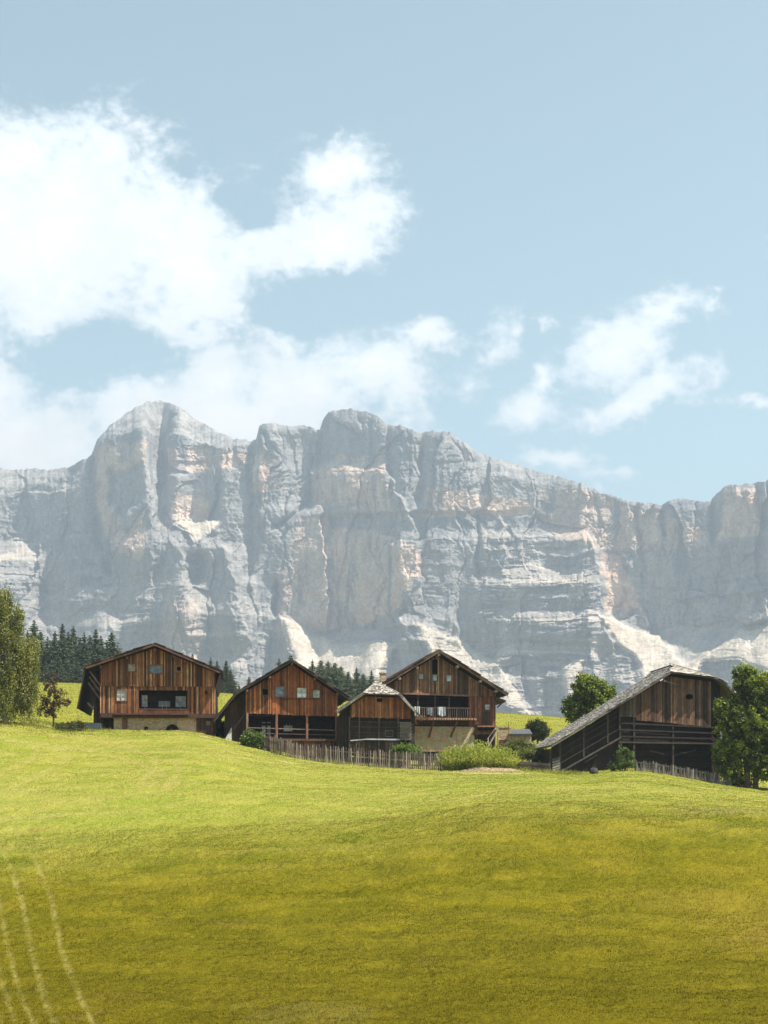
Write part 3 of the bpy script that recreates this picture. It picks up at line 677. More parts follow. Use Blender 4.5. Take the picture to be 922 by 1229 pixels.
def scaly_roof(mb, O, U, V, poly, pal, su=.22, sv=.42, lift=.05, th=.035):
    """rows of overlapping shingles on the plane O+u*U+v*V (U along the eave, V up the slope); poly in u,v"""
    O, U, V = Vector(O), Vector(U).normalized(), Vector(V).normalized(); N = U.cross(V)
    if N.z < 0: N = -N
    us = [p[0] for p in poly]; vs = [p[1] for p in poly]; pin = lambda u, v: bool(inpoly(poly, np.array([u]), np.array([v]))[0])
    v = min(vs)-.05
    while v < max(vs):
        u = min(us)-R_.random()*su
        while u < max(us):
            w = su*(.6+.8*R_.random()); d = sv*(1.2+.15*R_.random()); dv = (R_.random()-.5)*.26
            if pin(u+w/2, v+sv*.55):
                a = O+U*u+V*(v+dv)+N*(lift+R_.random()*.03); c = O+U*(u+w-.012)+V*(v+dv)+N*(lift+R_.random()*.03)
                a2 = O+U*u+V*(v+dv+d)+N*.012; c2 = O+U*(u+w-.012)+V*(v+dv+d)+N*.012
                mb.hexa([a, c, c2, a2, a+N*th, c+N*th, c2+N*th, a2+N*th], (lambda c: (c[0]*.93, c[1], c[2]*1.11))(pick(pal)))
            u += w
        v += sv
def stone_wall(b, px0, py0, px1, py1, y, th, holes=(), arch=()):
    """rubble wall with rectangular and arched recesses"""
    mb = MB(); x0, x1, z0, z1 = b.x(px0), b.x(px1), b.z(py1), b.z(py0); col = (.4, .3, .2)
    hs = sorted([(b.x(h[0]), b.x(h[2]), b.z(h[3]), b.z(h[1]), h in arch) for h in holes]); x = x0
    for (a, c, d, e_, ar) in hs:
        mb.box(x, a, y, y+th, z0, z1, col)
        if e_ < z1: mb.box(a, c, y, y+th, e_, z1, col)
        if d > z0: mb.box(a, c, y, y+th, z0, d, col)
        if ar:
            r = (c-a)/2; m = (a+c)/2
            for k in range(6):
                t0 = math.pi*k/12; t1 = math.pi*(k+1)/12
                for sg in (-1, 1):
                    xa, xb = m+sg*r*math.cos(t0), m+sg*r*math.cos(t1); zt = e_-r+r*math.sin(t0)
                    if abs(xa-xb) > .01: mb.box(min(xa, xb), max(xa, xb), y+.003, y+th-.003, zt, e_, col)
        x = c
    mb.box(x, x1, y, y+th, z0, z1, col)
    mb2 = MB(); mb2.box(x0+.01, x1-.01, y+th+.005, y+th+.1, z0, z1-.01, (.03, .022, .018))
    w = b.part(mb, 'stone_base', 'stone'); b.part(mb2, 'backing', 'wood', w); return w

# ================================================================ 1: the barn at the left
def barn_left():
    b = Bld('farmhouse', 186, 880, 153, 4.5, 'weathered brown timber farmhouse on pale stone base with round gable vent, leftmost of the buildings', 'farmhouse', 'old timber farm buildings on the meadow')
    top = [(104, 801.5), (186.3, 773), (264.5, 805.5)]; f = b.line([(104, 805.5), (186.3, 777.5), (264.5, 809.5)]); L = 12.
    seam = b.z(823.5); bot = b.z(856)
    mb = MB(); hs = [(154.5, 797.5, 162.5, 805.5), (180, 798.5, 194.5, 808), (211.5, 798.5, 217.5, 806.5)]
    planks(mb, b, 121.5, 258.3, lambda x: f(x), lambda x: seam, WARM, hs, w=(.10, .2), jag=.06, battens=.28)
    hl = [(141, 828, 152, 841), (166.8, 828.5, 224.4, 856.2), (245.4, 828.8, 248.6, 832.8)]
    planks(mb, b, 121.5, 258.3, lambda x: seam-.04, lambda x: bot, WARM, hl, y=.07, w=(.10, .21), jag=.03, battens=.3)
    wl_ = b.part(mb, 'front_wall')
    mb = MB(); mb.box(b.x(206), b.x(208.6), -.09, -.01, b.z(823), b.z(788.5), (.05, .03, .02)); b.part(mb, 'gap_board', parent=wl_)
    body(b, top, L, .12, b.z(884), xl=122, xr=258)
    # roof
    tp = [b.pt(*p) for p in top]; sk = [b.pt(94.5, 851), b.pt(104.3, 803)]
    rf = MB(); rf.strip(tp, .20, -1.0, L+.6, (.05, .036, .028)); roof = b.part(rf, 'roof')
    for (p0, p1) in ((tp[0], tp[1]), (tp[2], tp[1])):
        V = (p1[0]-p0[0], 0, p1[1]-p0[1]); ln = math.hypot(V[0], V[2]); sh = MB()
        scaly_roof(sh, (p0[0], -1.02, p0[1]), (0, 1, 0), V, [(0, -.1), (L+1.6, -.1), (L+1.6, ln-.5), (0, ln-.5)], [(.10, .07, .055), (.13, .09, .07), (.08, .055, .045)], .5, .8); b.part(sh, 'shingles', 'shingle', roof)
    vb = MB(); vb.strip([(tp[0][0]+.1, tp[0][1]-.08), (tp[1][0], tp[1][1]-.08), (tp[2][0]-.1, tp[2][1]-.08)], .17, -1.05, -1.004, (.11, .055, .035)); b.part(vb, 'bargeboard', parent=roof)
    for px, py in ((123, 801.5), (154, 790.5), (186.3, 781), (222, 794.5), (256, 808)): pu = MB(); pu.box(b.x(px)-.11, b.x(px)+.11, -.92, 1.0, b.z(py)-.14, b.z(py)+.10, (.12, .06, .038)); b.part(pu, 'purlin', parent=roof)
    # steep plank skirts hung from the eaves
    sk_ = MB(); x0, z0 = sk[1]; x1, z1 = sk[0]
    for i in range(34):
        y0 = -.95+i*(L+1.3)/34; sk_.hexa([(x1, y0, z1-R_.random()*.1), (x1+.07, y0, z1), (x1+.07, y0+.36, z1), (x1, y0+.36, z1), (x0, y0, z0), (x0+.07, y0, z0), (x0+.07, y0+.36, z0), (x0, y0+.36, z0)], pick(DARK))
    b.part(sk_, 'skirt_boards')
    sr = MB(); sr.slab([(b.x(264.3), -.8, b.z(809)), (b.x(258.5), -.8, b.z(826)), (b.x(258.5), L, b.z(826)), (b.x(264.3), L, b.z(809))], .06, DARK[0], d=(-1, 0, 0)); b.part(sr, 'skirt_boards')
    for k, (a, c) in enumerate((((108.5, 806), (121, 823)), ((107.5, 812), (121, 831)), ((106, 819), (121, 840)), ((105, 843), (112, 851)))):
        for yy in (.3,):
            br = MB(); br.bar((b.x(a[0]), yy+k*.25, b.z(a[1])), (b.x(c[0]), yy+k*.25, b.z(c[1])), .10, .16, (.20, .14, .10)); b.part(br, 'brace')
    lw = MB(); planks(lw, b, 111.5, 121.5, lambda x: b.z(803), lambda x: b.z(882), [(.09, .045, .03), (.07, .035, .024)], y=1.6, w=(.2, .3), gap=-.02); b.part(lw, 'recessed_wall')
    # loggia
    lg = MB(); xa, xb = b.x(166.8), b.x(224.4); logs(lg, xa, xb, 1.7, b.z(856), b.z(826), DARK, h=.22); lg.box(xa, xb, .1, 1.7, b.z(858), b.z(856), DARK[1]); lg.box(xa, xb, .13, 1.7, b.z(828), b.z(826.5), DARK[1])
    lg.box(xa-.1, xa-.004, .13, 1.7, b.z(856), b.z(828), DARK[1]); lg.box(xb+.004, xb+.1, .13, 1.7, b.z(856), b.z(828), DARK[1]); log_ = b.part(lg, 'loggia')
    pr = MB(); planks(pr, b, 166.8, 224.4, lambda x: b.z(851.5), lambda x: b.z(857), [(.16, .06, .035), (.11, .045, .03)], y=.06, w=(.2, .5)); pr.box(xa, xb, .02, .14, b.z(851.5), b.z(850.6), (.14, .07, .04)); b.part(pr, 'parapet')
    window(b, 169, 833, 176, 852, 1.6, DARK[2], (.55, .58, .60), (1, 2)); window(b, 189, 840, 203, 851, 1.6, DARK[2], (.16, .17, .18), (2, 1)); window(b, 209.5, 834, 222, 851, 1.6, DARK[2], (.34, .36, .38), (1, 2))
    window(b, 154.5, 797.5, 162.5, 805.5, -.01, (.20, .09, .05), (.36, .28, .22), (1, 1), label='small window with dusty pane'); window(b, 180, 798.5, 194.5, 808, -.01, (.16, .08, .05), (.10, .13, .17), (0, 0), label='wide window reflecting the sky')
    window(b, 141, 828, 152, 841, .04, (.22, .11, .06), (.52, .50, .48), (1, 1), label='curtained window')
    v = MB(); x0, x1, z0, z1 = b.x(211.5), b.x(217.5), b.z(806.5), b.z(798.5); cx_, cz_ = (x0+x1)/2, (z0+z1)/2; n = 16; ro = .21
    sq = [];
    for k in range(n):
        a = 2*math.pi*k/n; c_, s_ = math.cos(a), math.sin(a); m_ = max(abs(c_), abs(s_)); sq.append((cx_+c_/m_*(x1-x0)/2, cz_+s_/m_*(z1-z0)/2, cx_+ro*c_, cz_+ro*s_))
    for k in range(n):
        p, q = sq[k], sq[(k+1) % n]; v.hexa([(p[0], -.05, p[1]), (q[0], -.05, q[1]), (q[2], -.05, q[3]), (p[2], -.05, p[3]), (p[0], 0.0, p[1]), (q[0], 0, q[1]), (q[2], 0, q[3]), (p[2], 0, p[3])], (.24, .12, .07))
    for (a, c, d, e_) in ((x0-.07, x1+.07, z1, z1+.07), (x0-.07, x1+.07, z0-.07, z0)): v.box(a, c, -.07, .05, d, e_, (.16, .08, .05))
    b.part(v, 'round_vent')
    # sill beam and stone base
    sb = MB(); sb.box(b.x(121.5), b.x(258.3), -.06, .3, b.z(861.5), b.z(856.3), (.07, .035, .026)); sb.box(b.x(137), b.x(226), -.5, -.064, b.z(858.2), b.z(856.6), (.09, .045, .03)); b.part(sb, 'sill_beam')
    dr = (147.5, 864, 152.5, 877); a1 = (198, 868.5, 214.5, 884)
    stone_wall(b, 136.8, 861.5, 235, 884, .35, .5, [dr, (173, 872, 177.5, 878), a1], [a1])
    d = MB(); d.box(b.x(147.5)-.05, b.x(152.5)+.05, .28, .345, b.z(878), b.z(862.5), (.13, .06, .04)); b.part(d, 'door')
    rc = MB(); planks(rc, b, 235, 258.3, lambda x: b.z(861.6), lambda x: b.z(886), [(.10, .055, .035), (.075, .04, .028)], y=.3); rc.box(b.x(247), b.x(252), .2, .28, b.z(870), b.z(865), (.14, .11, .09)); b.part(rc, 'lower_wall')
    lc = MB(); planks(lc, b, 122, 136.8, lambda x: b.z(861.6), lambda x: b.z(884), [(.035, .022, .016)], y=1.2, gap=-.02); b.part(lc, 'lower_wall')
    return b
barn_left()

# ================================================================ 2: the farmhouse with posts
def house_mid():
    b = Bld('farmhouse', 350, 900, 154, 6, 'reddish timber farmhouse with four upper windows and open ground floor porch on posts', 'farmhouse', 'old timber farm buildings on the meadow')
    top = [(257.4, 866), (284, 832.5), (350, 792.3), (417, 836.8)]; L = 13
    f = b.line([(257.4, 871), (284, 837.5), (350, 797.3), (417, 841.5)]); seam = lambda x: lerp(b.z(856), b.z(859.3), (x-b.x(295))/(b.x(405)-b.x(295)))
    hs = [(315.6, 826.8, 321.8, 834.4), (331, 824.5, 341.4, 836.2), (356.8, 825.5, 367.7, 837.2), (375.7, 828, 383.7, 837.2)]
    mb = MB(); planks(mb, b, 295.3, 405.2, lambda x: f(x), seam, [(.36, .125, .045), (.27, .09, .035), (.42, .17, .06), (.20, .068, .03), (.33, .15, .07), (.44, .24, .12), (.12, .05, .026)], hs, w=(.10, .2), jag=.08, battens=.12)
    b.part(mb, 'front_wall')
    body(b, top, L, .12, b.z(905), xl=296, xr=404.6)
    tp = [b.pt(*p) for p in top]
    rf = MB(); rf.strip(tp, .16, -1.1, L+.6, (.05, .036, .028)); roof = b.part(rf, 'roof')
    for (p0, p1) in ((tp[1], tp[2]), (tp[3], tp[2]), (tp[0], tp[1])):
        V = (p1[0]-p0[0], 0, p1[1]-p0[1]); ln = math.hypot(V[0], V[2]); sh = MB()
        scaly_roof(sh, (p0[0], -1.12, p0[1]), (0, 1, 0), V, [(0, -.1), (L+1.7, -.1), (L+1.7, ln-.5), (0, ln-.5)], [(.09, .07, .055), (.12, .09, .07), (.07, .055, .045)], .5, .8); b.part(sh, 'shingles', 'shingle', roof)
    vb = MB(); vb.strip([(p[0], p[1]-.10) for p in tp], .12, -1.06, -1.0, (.14, .085, .06)); b.part(vb, 'bargeboard', parent=roof)
    for px in (297, 324, 350, 377, 404): pu = MB(); pu.box(b.x(px)-.1, b.x(px)+.1, -1.0, .9, f(b.x(px))-.16, f(b.x(px))+.05, (.15, .08, .05)); b.part(pu, 'purlin', parent=roof)
    window(b, *hs[1], -.01, (.20, .09, .05), (.16, .19, .25), (0, 0), label='window with blue grey pane'); window(b, *hs[2], -.01, (.22, .1, .06), (.66, .66, .64), (1, 1), label='white four pane window'); window(b, *hs[3], -.01, (.14, .07, .05), (.5, .5, .5), (1, 1), label='small paned window')
    hb = MB(); x0, x1, z0, z1 = b.x(315.6), b.x(321.8), b.z(834.4), b.z(826.8)
    for (a, c, d, e_) in ((x0-.06, x1+.06, z1, z1+.06), (x0-.06, x1+.06, z0-.06, z0), (x0-.06, x0, z0, z1), (x1, x1+.06, z0, z1)): hb.box(a, c, -.06, .04, d, e_, (.12, .06, .04))
    b.part(hb, 'hatch_frame')
    sl_ = MB(); sl_.box(b.x(329), b.x(385), -.11, -.03, b.z(839), b.z(838.1), (.10, .05, .035)); b.part(sl_, 'window_sill')
    # porch
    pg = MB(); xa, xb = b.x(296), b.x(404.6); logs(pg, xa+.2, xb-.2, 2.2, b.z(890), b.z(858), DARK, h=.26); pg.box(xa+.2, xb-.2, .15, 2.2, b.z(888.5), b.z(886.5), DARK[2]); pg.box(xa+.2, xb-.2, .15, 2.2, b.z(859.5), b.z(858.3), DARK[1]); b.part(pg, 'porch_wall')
    for px in (297.3, 332.4, 368.6, 403.8):
        p = MB(); p.box(b.x(px)-.10, b.x(px)+.10, -.02, .17, b.z(890), seam(b.x(px))+.02, (.24, .115, .075) if px > 300 else (.20, .14, .11)); b.part(p, 'post')
    rl = MB(); rl.bar((b.x(298), .06, b.z(873.6)), (b.x(403), .06, b.z(876.3)), .05, .09, (.20, .14, .10)); rl.bar((b.x(298), .06, b.z(880)), (b.x(403), .06, b.z(882)), .04, .06, (.14, .09, .07)); b.part(rl, 'railing')
    fl = MB(); fl.box(b.x(295.5), b.x(405.5), -.08, .5, b.z(889.3), b.z(886.6), (.12, .06, .04)); b.part(fl, 'floor_beam')
    window(b, 315.5, 865.5, 320, 879, 2.1, DARK[2], (.42, .42, .44), (0, 2)); window(b, 321.8, 865.5, 326, 879, 2.1, DARK[2], (.36, .36, .38), (0, 2)); window(b, 341.8, 867.5, 352.5, 876.5, 2.1, DARK[2], (.5, .48, .46), (2, 1))
    lo = MB(); planks(lo, b, 296, 404.6, lambda x: b.z(889.3), lambda x: b.z(908), [(.16, .085, .055), (.20, .11, .075), (.13, .07, .045)], y=.2, w=(.3, .6)); b.part(lo, 'lower_wall')
    # lean-to on the left, set back in the shade of its roof
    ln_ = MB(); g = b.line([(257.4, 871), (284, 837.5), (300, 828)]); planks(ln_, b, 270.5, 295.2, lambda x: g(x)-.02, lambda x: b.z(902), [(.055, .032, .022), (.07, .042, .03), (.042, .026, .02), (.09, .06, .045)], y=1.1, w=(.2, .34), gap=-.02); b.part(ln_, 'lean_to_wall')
    gs = MB(); gs.bar((b.x(275), 1.0, b.z(884)), (b.x(295), 1.0, b.z(856)), .06, .16, (.10, .07, .05)); b.part(gs, 'brace')
    bt = MB(); bt.slab([(b.x(269.6), .4, b.z(890)), (b.x(278.8), .4, b.z(873)), (b.x(279.3), .4, b.z(900)), (b.x(273.5), .4, b.z(900))], .35, (.45, .44, .42), d=(0, 1, 0)); b.part(bt, 'buttress', 'paint', label='pale plastered buttress')
    return b
house_mid()

# ================================================================ 5: the big farmhouse with balcony
def house_big():
    b = Bld('farmhouse', 524.8, 893, 161, 8, 'large timber farmhouse with long balcony over stone wall and open exterior stair, brick chimney', 'farmhouse', 'old timber farm buildings on the meadow')
    top = [(424, 843), (524.8, 780.6), (607.5, 832.3)]; L = 14; f = b.line([(424, 849), (524.8, 786.8), (607.5, 838)])
    seam = lambda x: lerp(b.z(831), b.z(835.5), (x-b.x(452))/(b.x(596)-b.x(452)))
    hs = [(502.6, 808.8, 508.2, 815.3), (519, 791.5, 525.2, 817), (536, 810.2, 542.2, 817.6)]
    mb = MB(); planks(mb, b, 446, 596, lambda x: f(x), seam, BROWN+[(.30, .19, .115), (.26, .15, .09)], hs, w=(.11, .22), jag=.08)
    xb0, xb1 = b.x(563), b.x(596)
    planks(mb, b, 563, 596, lambda x: seam(x)-.05, lambda x: b.z(871), [(.18, .07, .04), (.13, .05, .032), (.21, .10, .06)], [(582.8, 844.8, 588.8, 851.3)], y=.08, w=(.11, .2)); fw_ = b.part(mb, 'front_wall')
    dk = MB(); planks(dk, b, 549, 562.5, lambda x: f(x)-.05, lambda x: seam(x)+.02, [(.07, .045, .032), (.09, .055, .04)], y=-.05, th=.045); b.part(dk, 'dark_boards', parent=fw_)
    body(b, top, L, .14, b.z(900), xl=446, xr=596)
    tp = [b.pt(*p) for p in top]; rf = MB(); rf.strip(tp, .2, -1.2, L+.6, (.07, .045, .032)); roof = b.part(rf, 'roof')
    for (p0, p1) in ((tp[0], tp[1]), (tp[2], tp[1])):
        V = (p1[0]-p0[0], 0, p1[1]-p0[1]); ln = math.hypot(V[0], V[2]); sh = MB()
        scaly_roof(sh, (p0[0], -1.22, p0[1]), (0, 1, 0), V, [(0, -.1), (L+1.8, -.1), (L+1.8, ln-.5), (0, ln-.5)], [(.13, .08, .06), (.16, .10, .075), (.10, .065, .05)], .5, .8); b.part(sh, 'shingles', 'shingle', roof)
    vb = MB(); vb.strip([(p[0], p[1]-.14) for p in tp], .16, -1.17, -1.1, (.22, .14, .10)); b.part(vb, 'bargeboard', parent=roof)
    for px, c in ((524.8, 0), (499, 0), (547.5, 0), (575, 0), (478, 0), (594, 0)):
        pu = MB(); pu.box(b.x(px)-.12, b.x(px)+.12, -1.08, .9, f(b.x(px))-.12, f(b.x(px))+.10, (.30, .22, .15)); b.part(pu, 'purlin', parent=roof)
    cr = MB(); cr.slab([(b.x(594), -.9, b.z(836.5)), (b.x(606), -.9, b.z(840.5)), (b.x(606), L-1, b.z(840.5)), (b.x(594), L-1, b.z(836.5))], .18, (.08, .05, .035)); cr.bar((b.x(596.5), -.4, b.z(849)), (b.x(604.5), -.4, b.z(841.5)), .12, .14, (.09, .055, .04)); b.part(cr, 'side_eave')
    ch = MB(); x0 = b.x(462); x1 = b.x(468.5); y0 = 3.0; ch.box(x0, x1, y0, y0+.6, b.z(826), b.z(806), (.30, .15, .11)); ch.box(x0-.07, x1+.07, y0-.07, y0+.67, b.z(806), b.z(804.8), (.28, .24, .21)); ch.box(x0+.03, x1-.03, y0+.05, y0+.55, b.z(804.8), b.z(803.8), (.12, .1, .09)); b.part(ch, 'chimney', 'stone', roof)
    window(b, *hs[0], -.01, (.16, .09, .06), (.30, .31, .36), (0, 0)); window(b, 519.5, 810, 524.8, 817, -.01, (.12, .08, .06), (.34, .40, .36), (0, 0)); window(b, *hs[2], -.01, (.16, .09, .06), (.40, .42, .46), (0, 0)); window(b, 582.8, 844.8, 588.8, 851.3, .05, (.14, .07, .05), (.42, .44, .47), (0, 0))
    dr = MB(); dr.box(b.x(578.5), b.x(589.5), .03, .09, b.z(870.8), b.z(853.5), (.055, .03, .022)); b.part(dr, 'door')
    # upper loggia
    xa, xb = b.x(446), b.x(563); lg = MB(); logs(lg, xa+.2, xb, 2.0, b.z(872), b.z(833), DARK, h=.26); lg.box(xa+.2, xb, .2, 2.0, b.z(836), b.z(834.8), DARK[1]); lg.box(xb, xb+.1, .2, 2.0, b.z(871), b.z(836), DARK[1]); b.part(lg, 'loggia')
    eb = MB()
    eb.bar((b.x(480), -.14, b.z(832.8)), (b.x(563), -.14, b.z(834.8)), .14, .16, (.20, .11, .075)); b.part(eb, 'lintel_beam')
    for px in (501.8, 522.5, 539.5):
        p = MB(); p.box(b.x(px)-.07, b.x(px)+.07, .0, .14, b.z(861), b.z(834.5), (.06, .045, .035)); b.part(p, 'post')
    rl = MB(); rl.box(b.x(481), b.x(563), -.72, -.64, b.z(850.8), b.z(849.6), (.09, .065, .05))
    for px in np.arange(482, 563, 2.6): rl.box(b.x(px)-.03, b.x(px)+.03, -.70, -.66, b.z(861.5), b.z(850.8), (.08, .06, .05) if R_.random() > .2 else (.15, .12, .1))
    b.part(rl, 'railing')
    dk = MB(); dk.box(b.x(478), b.x(571), -.82, .12, b.z(864.8), b.z(862), (.20, .10, .065)); b.part(dk, 'balcony_floor')
    for px in np.arange(520, 571, 3.2): tf = MB(); tf.box(b.x(px)-.07, b.x(px)+.07, -.95, -.83, b.z(864.8)+.02, b.z(862.2), (.34, .22, .15)); b.part(tf, 'joist_end')
    ls = MB(); logs(ls, b.x(478), b.x(571), .13, b.z(872), b.z(865), [(.07, .04, .028)], h=.2); ls.box(b.x(571.2), b.x(596), -.5, .12, b.z(872.5), b.z(870.8), (.24, .11, .065)); b.part(ls, 'lower_wall')
    for (a, c) in (((518.8, 866), (515, 885)), ((547.5, 866), (541, 884.5)), ((572.3, 868), (568.5, 882))):
        br = MB(); br.bar((b.x(a[0]), -.7, b.z(a[1])), (b.x(c[0]), -.05, b.z(c[1])), .12, .14, (.11, .065, .045)); b.part(br, 'brace')
    stone_wall(b, 446, 872, 570, 902, .05, .5)
    lw = MB(); planks(lw, b, 570, 596, lambda x: b.z(871.5), lambda x: b.z(902), [(.055, .033, .024), (.075, .045, .03), (.11, .055, .035)], y=.9, w=(.2, .4)); logs(lw, b.x(571), b.x(594), -.1, b.z(881), b.z(876.5), [(.13, .07, .045)], h=.17, th=.06); b.part(lw, 'lower_wall')
    st = MB()
    for dy in (-.9, -.35): st.bar((b.x(583), dy, b.z(899)), (b.x(597), dy, b.z(874)), .05, .12, (.34, .27, .21))
    st.bar((b.x(583), -.9, b.z(888)), (b.x(595), -.9, b.z(871)), .05, .06, (.28, .2, .15)); st.bar((b.x(584.5), -.9, b.z(901)), (b.x(584.5), -.9, b.z(885)), .07, .07, (.4, .33, .27))
    for k in range(8): st.box(b.x(583.6+k*1.7)-.12, b.x(583.6+k*1.7)+.1, -.88, -.37, b.z(898-k*3.1)-.02, b.z(898-k*3.1)+.02, (.24, .17, .12))
    b.part(st, 'staircase')
    return b
BIG = house_big()

# ================================================================ 3: the small hipped shed
def hip_geo(b, ridge, hl, hr, el, er, ov, L, setb):
    """corner points of a gable roof whose front peak is cut by a small hip; returns dict of 3D points"""
    xr_, zr_ = b.pt(*ridge)
    return dict(C=(xr_, setb, zr_), A=(b.x(hl[0]), -ov, b.z(hl[1])), B=(b.x(hr[0]), -ov, b.z(hr[1])), EL=(b.x(el[0]), -ov, b.z(el[1])), ER=(b.x(er[0]), -ov, b.z(er[1])),
                Cb=(xr_, L, zr_), ELb=(b.x(el[0]), L, b.z(el[1])), ERb=(b.x(er[0]), L, b.z(er[1])))
def on_plane(A, E, C):   # z of ridge point so that it lies in the left/right slope plane through A,E (both at same y) extended backwards
    return E[2]+(A[2]-E[2])*(C[0]-E[0])/(A[0]-E[0])
def shed():
    b = Bld('hay_shed', 453, 897, 149.5, -4, 'small dark shed with pale hipped shingle peak in front of the balcony farmhouse', 'shed', 'old timber farm buildings on the meadow')
    ov, L = .8, 8.
    g = hip_geo(b, (451.7, 819.5), (437.8, 832.5), (480, 834), (406, 853.5), (502.5, 858), ov, L, .9)
    zc = max(on_plane(g['A'], g['EL'], g['C']), on_plane(g['B'], g['ER'], g['C'])); g['C'] = (g['C'][0], .9, b.z(818.3)); g['Cb'] = (g['C'][0], L, b.z(818.3))
    mid = lambda p, q: tuple((a+c)/2 for a, c in zip(p, q))
    brk = (b.x(491.5), -ov, b.z(846.5)); brkb = (b.x(491.5), L, b.z(846.5)); Bb = (g['B'][0], L, g['B'][2]); Ab = (g['A'][0], L, g['A'][2])
    cg = (.20, .17, .145); rf = MB()
    rf.slab([g['EL'], g['A'], Ab, g['ELb']], .12, cg); rf.slab([g['A'], g['C'], g['Cb'], Ab], .12, cg); rf.slab([g['A'], g['B'], g['C']], .12, cg)
    rf.slab([g['B'], Bb, g['Cb'], g['C']], .12, cg); rf.slab([g['B'], brk, brkb, Bb], .12, cg); rf.slab([brk, g['ER'], g['ERb'], brkb], .12, cg)
    roof = b.part(rf, 'roof')
    sh = MB(); pal = [(.34, .30, .27), (.28, .25, .22), (.40, .36, .325), (.20, .175, .15)]
    A, B_, C_ = Vector(g['A']), Vector(g['B']), Vector(g['C']); U = (B_-A); w = U.length; Un = U.normalized(); V = (C_-A)-Un*((C_-A).dot(Un)); h = V.length; cu = (C_-A).dot(Un)
    scaly_roof(sh, A, Un, V, [(-.1, -.12), (w+.1, -.12), (cu+.1, h), (cu-.1, h)], pal, .20, .32)
    def face(p, q, p2, pal=pal, su=.24):     # p,q front edge from eave to top, p2 back of p
        p, q, p2 = Vector(p), Vector(q), Vector(p2); V = q-p; l = (p2-p).length; scaly_roof(sh, p, (p2-p), V, [(-.05, -.05), (l, -.05), (l, V.length-.22), (-.05, V.length-.22)], pal, su, .4)
    face(g['EL'], g['A'], g['ELb']); face(brk, g['B'], brkb); face(g['ER'], brk, g['ERb'])
    A_ = Vector((g['A'][0], .9, g['A'][2])); face(A_, g['C'], Ab); face((g['B'][0], .9, g['B'][2]), g['C'], Bb)
    b.part(sh, 'shingles', 'shingle', roof)
    vb = MB()
    for p, q in ((g['B'], g['C']), (g['A'], g['C'])): vb.bar((p[0], p[1], p[2]+.08), (q[0], q[1], q[2]+.08), .10, .05, (.36, .32, .28))
    for p, q in ((g['EL'], g['A']), (g['B'], brk), (brk, g['ER'])): vb.bar((p[0], p[1]-.035, p[2]-.05), (q[0], q[1]-.035, q[2]-.05), .05, .16, (.28, .25, .22) if p is not g['B'] else (.30, .27, .24))
    b.part(vb, 'bargeboard', parent=roof)
    f = b.line([(406, 856), (437.8, 836), (480, 837.3), (491.5, 849.5), (502.5, 860)]); seam = lambda x: lerp(b.z(860), b.z(862.4), (x-b.x(420))/(b.x(493)-b.x(420)))
    mb = MB(); planks(mb, b, 420.7, 492.8, lambda x: f(x), seam, [(.33, .12, .05), (.22, .08, .038), (.27, .11, .055), (.38, .19, .10), (.14, .06, .035), (.20, .10, .06)], [(452.5, 838.3, 459.5, 842.6)], w=(.10, .19), jag=.1, battens=.15); b.part(mb, 'front_wall')
    body(b, [(406, 854), (437.8, 833), (451.7, 828), (480, 834), (502, 857)], L-.5, .12, b.z(905), xl=418, xr=493)
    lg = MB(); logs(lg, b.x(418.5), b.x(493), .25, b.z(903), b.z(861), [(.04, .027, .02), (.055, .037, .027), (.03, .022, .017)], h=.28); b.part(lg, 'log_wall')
    for px in (419.6, 431.3, 455, 478):
        p = MB(); p.box(b.x(px)-.06, b.x(px)+.06, -.05, .08, b.z(900), seam(b.x(px)), (.10, .075, .058)); b.part(p, 'post')
    rl = MB()
    for py in (866, 872, 879): rl.bar((b.x(420), .12, b.z(py)), (b.x(478), .12, b.z(py+1.2)), .05, .07, (.075, .055, .042))
    b.part(rl, 'rail')
    sd_ = MB(); planks(sd_, b, 402.5, 419, lambda x: b.line([(400, 864), (406, 856.5), (419, 848)])(x), lambda x: b.z(910), [(.03, .022, .017), (.042, .03, .023)], y=1.0, gap=-.02); b.part(sd_, 'side_boards')
    window(b, 463, 877.5, 471, 883.5, .18, (.14, .12, .1), (.03, .035, .03), (0, 0))
    br = MB(); br.bar((b.x(420), -.1, b.z(854)), (b.x(428), -.1, b.z(857)), .06, .07, (.2, .16, .12)); b.part(br, 'brace')
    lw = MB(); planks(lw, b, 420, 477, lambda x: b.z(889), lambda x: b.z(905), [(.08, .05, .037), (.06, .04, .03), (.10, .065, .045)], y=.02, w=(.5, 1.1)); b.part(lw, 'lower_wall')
    return b
SHED = shed()
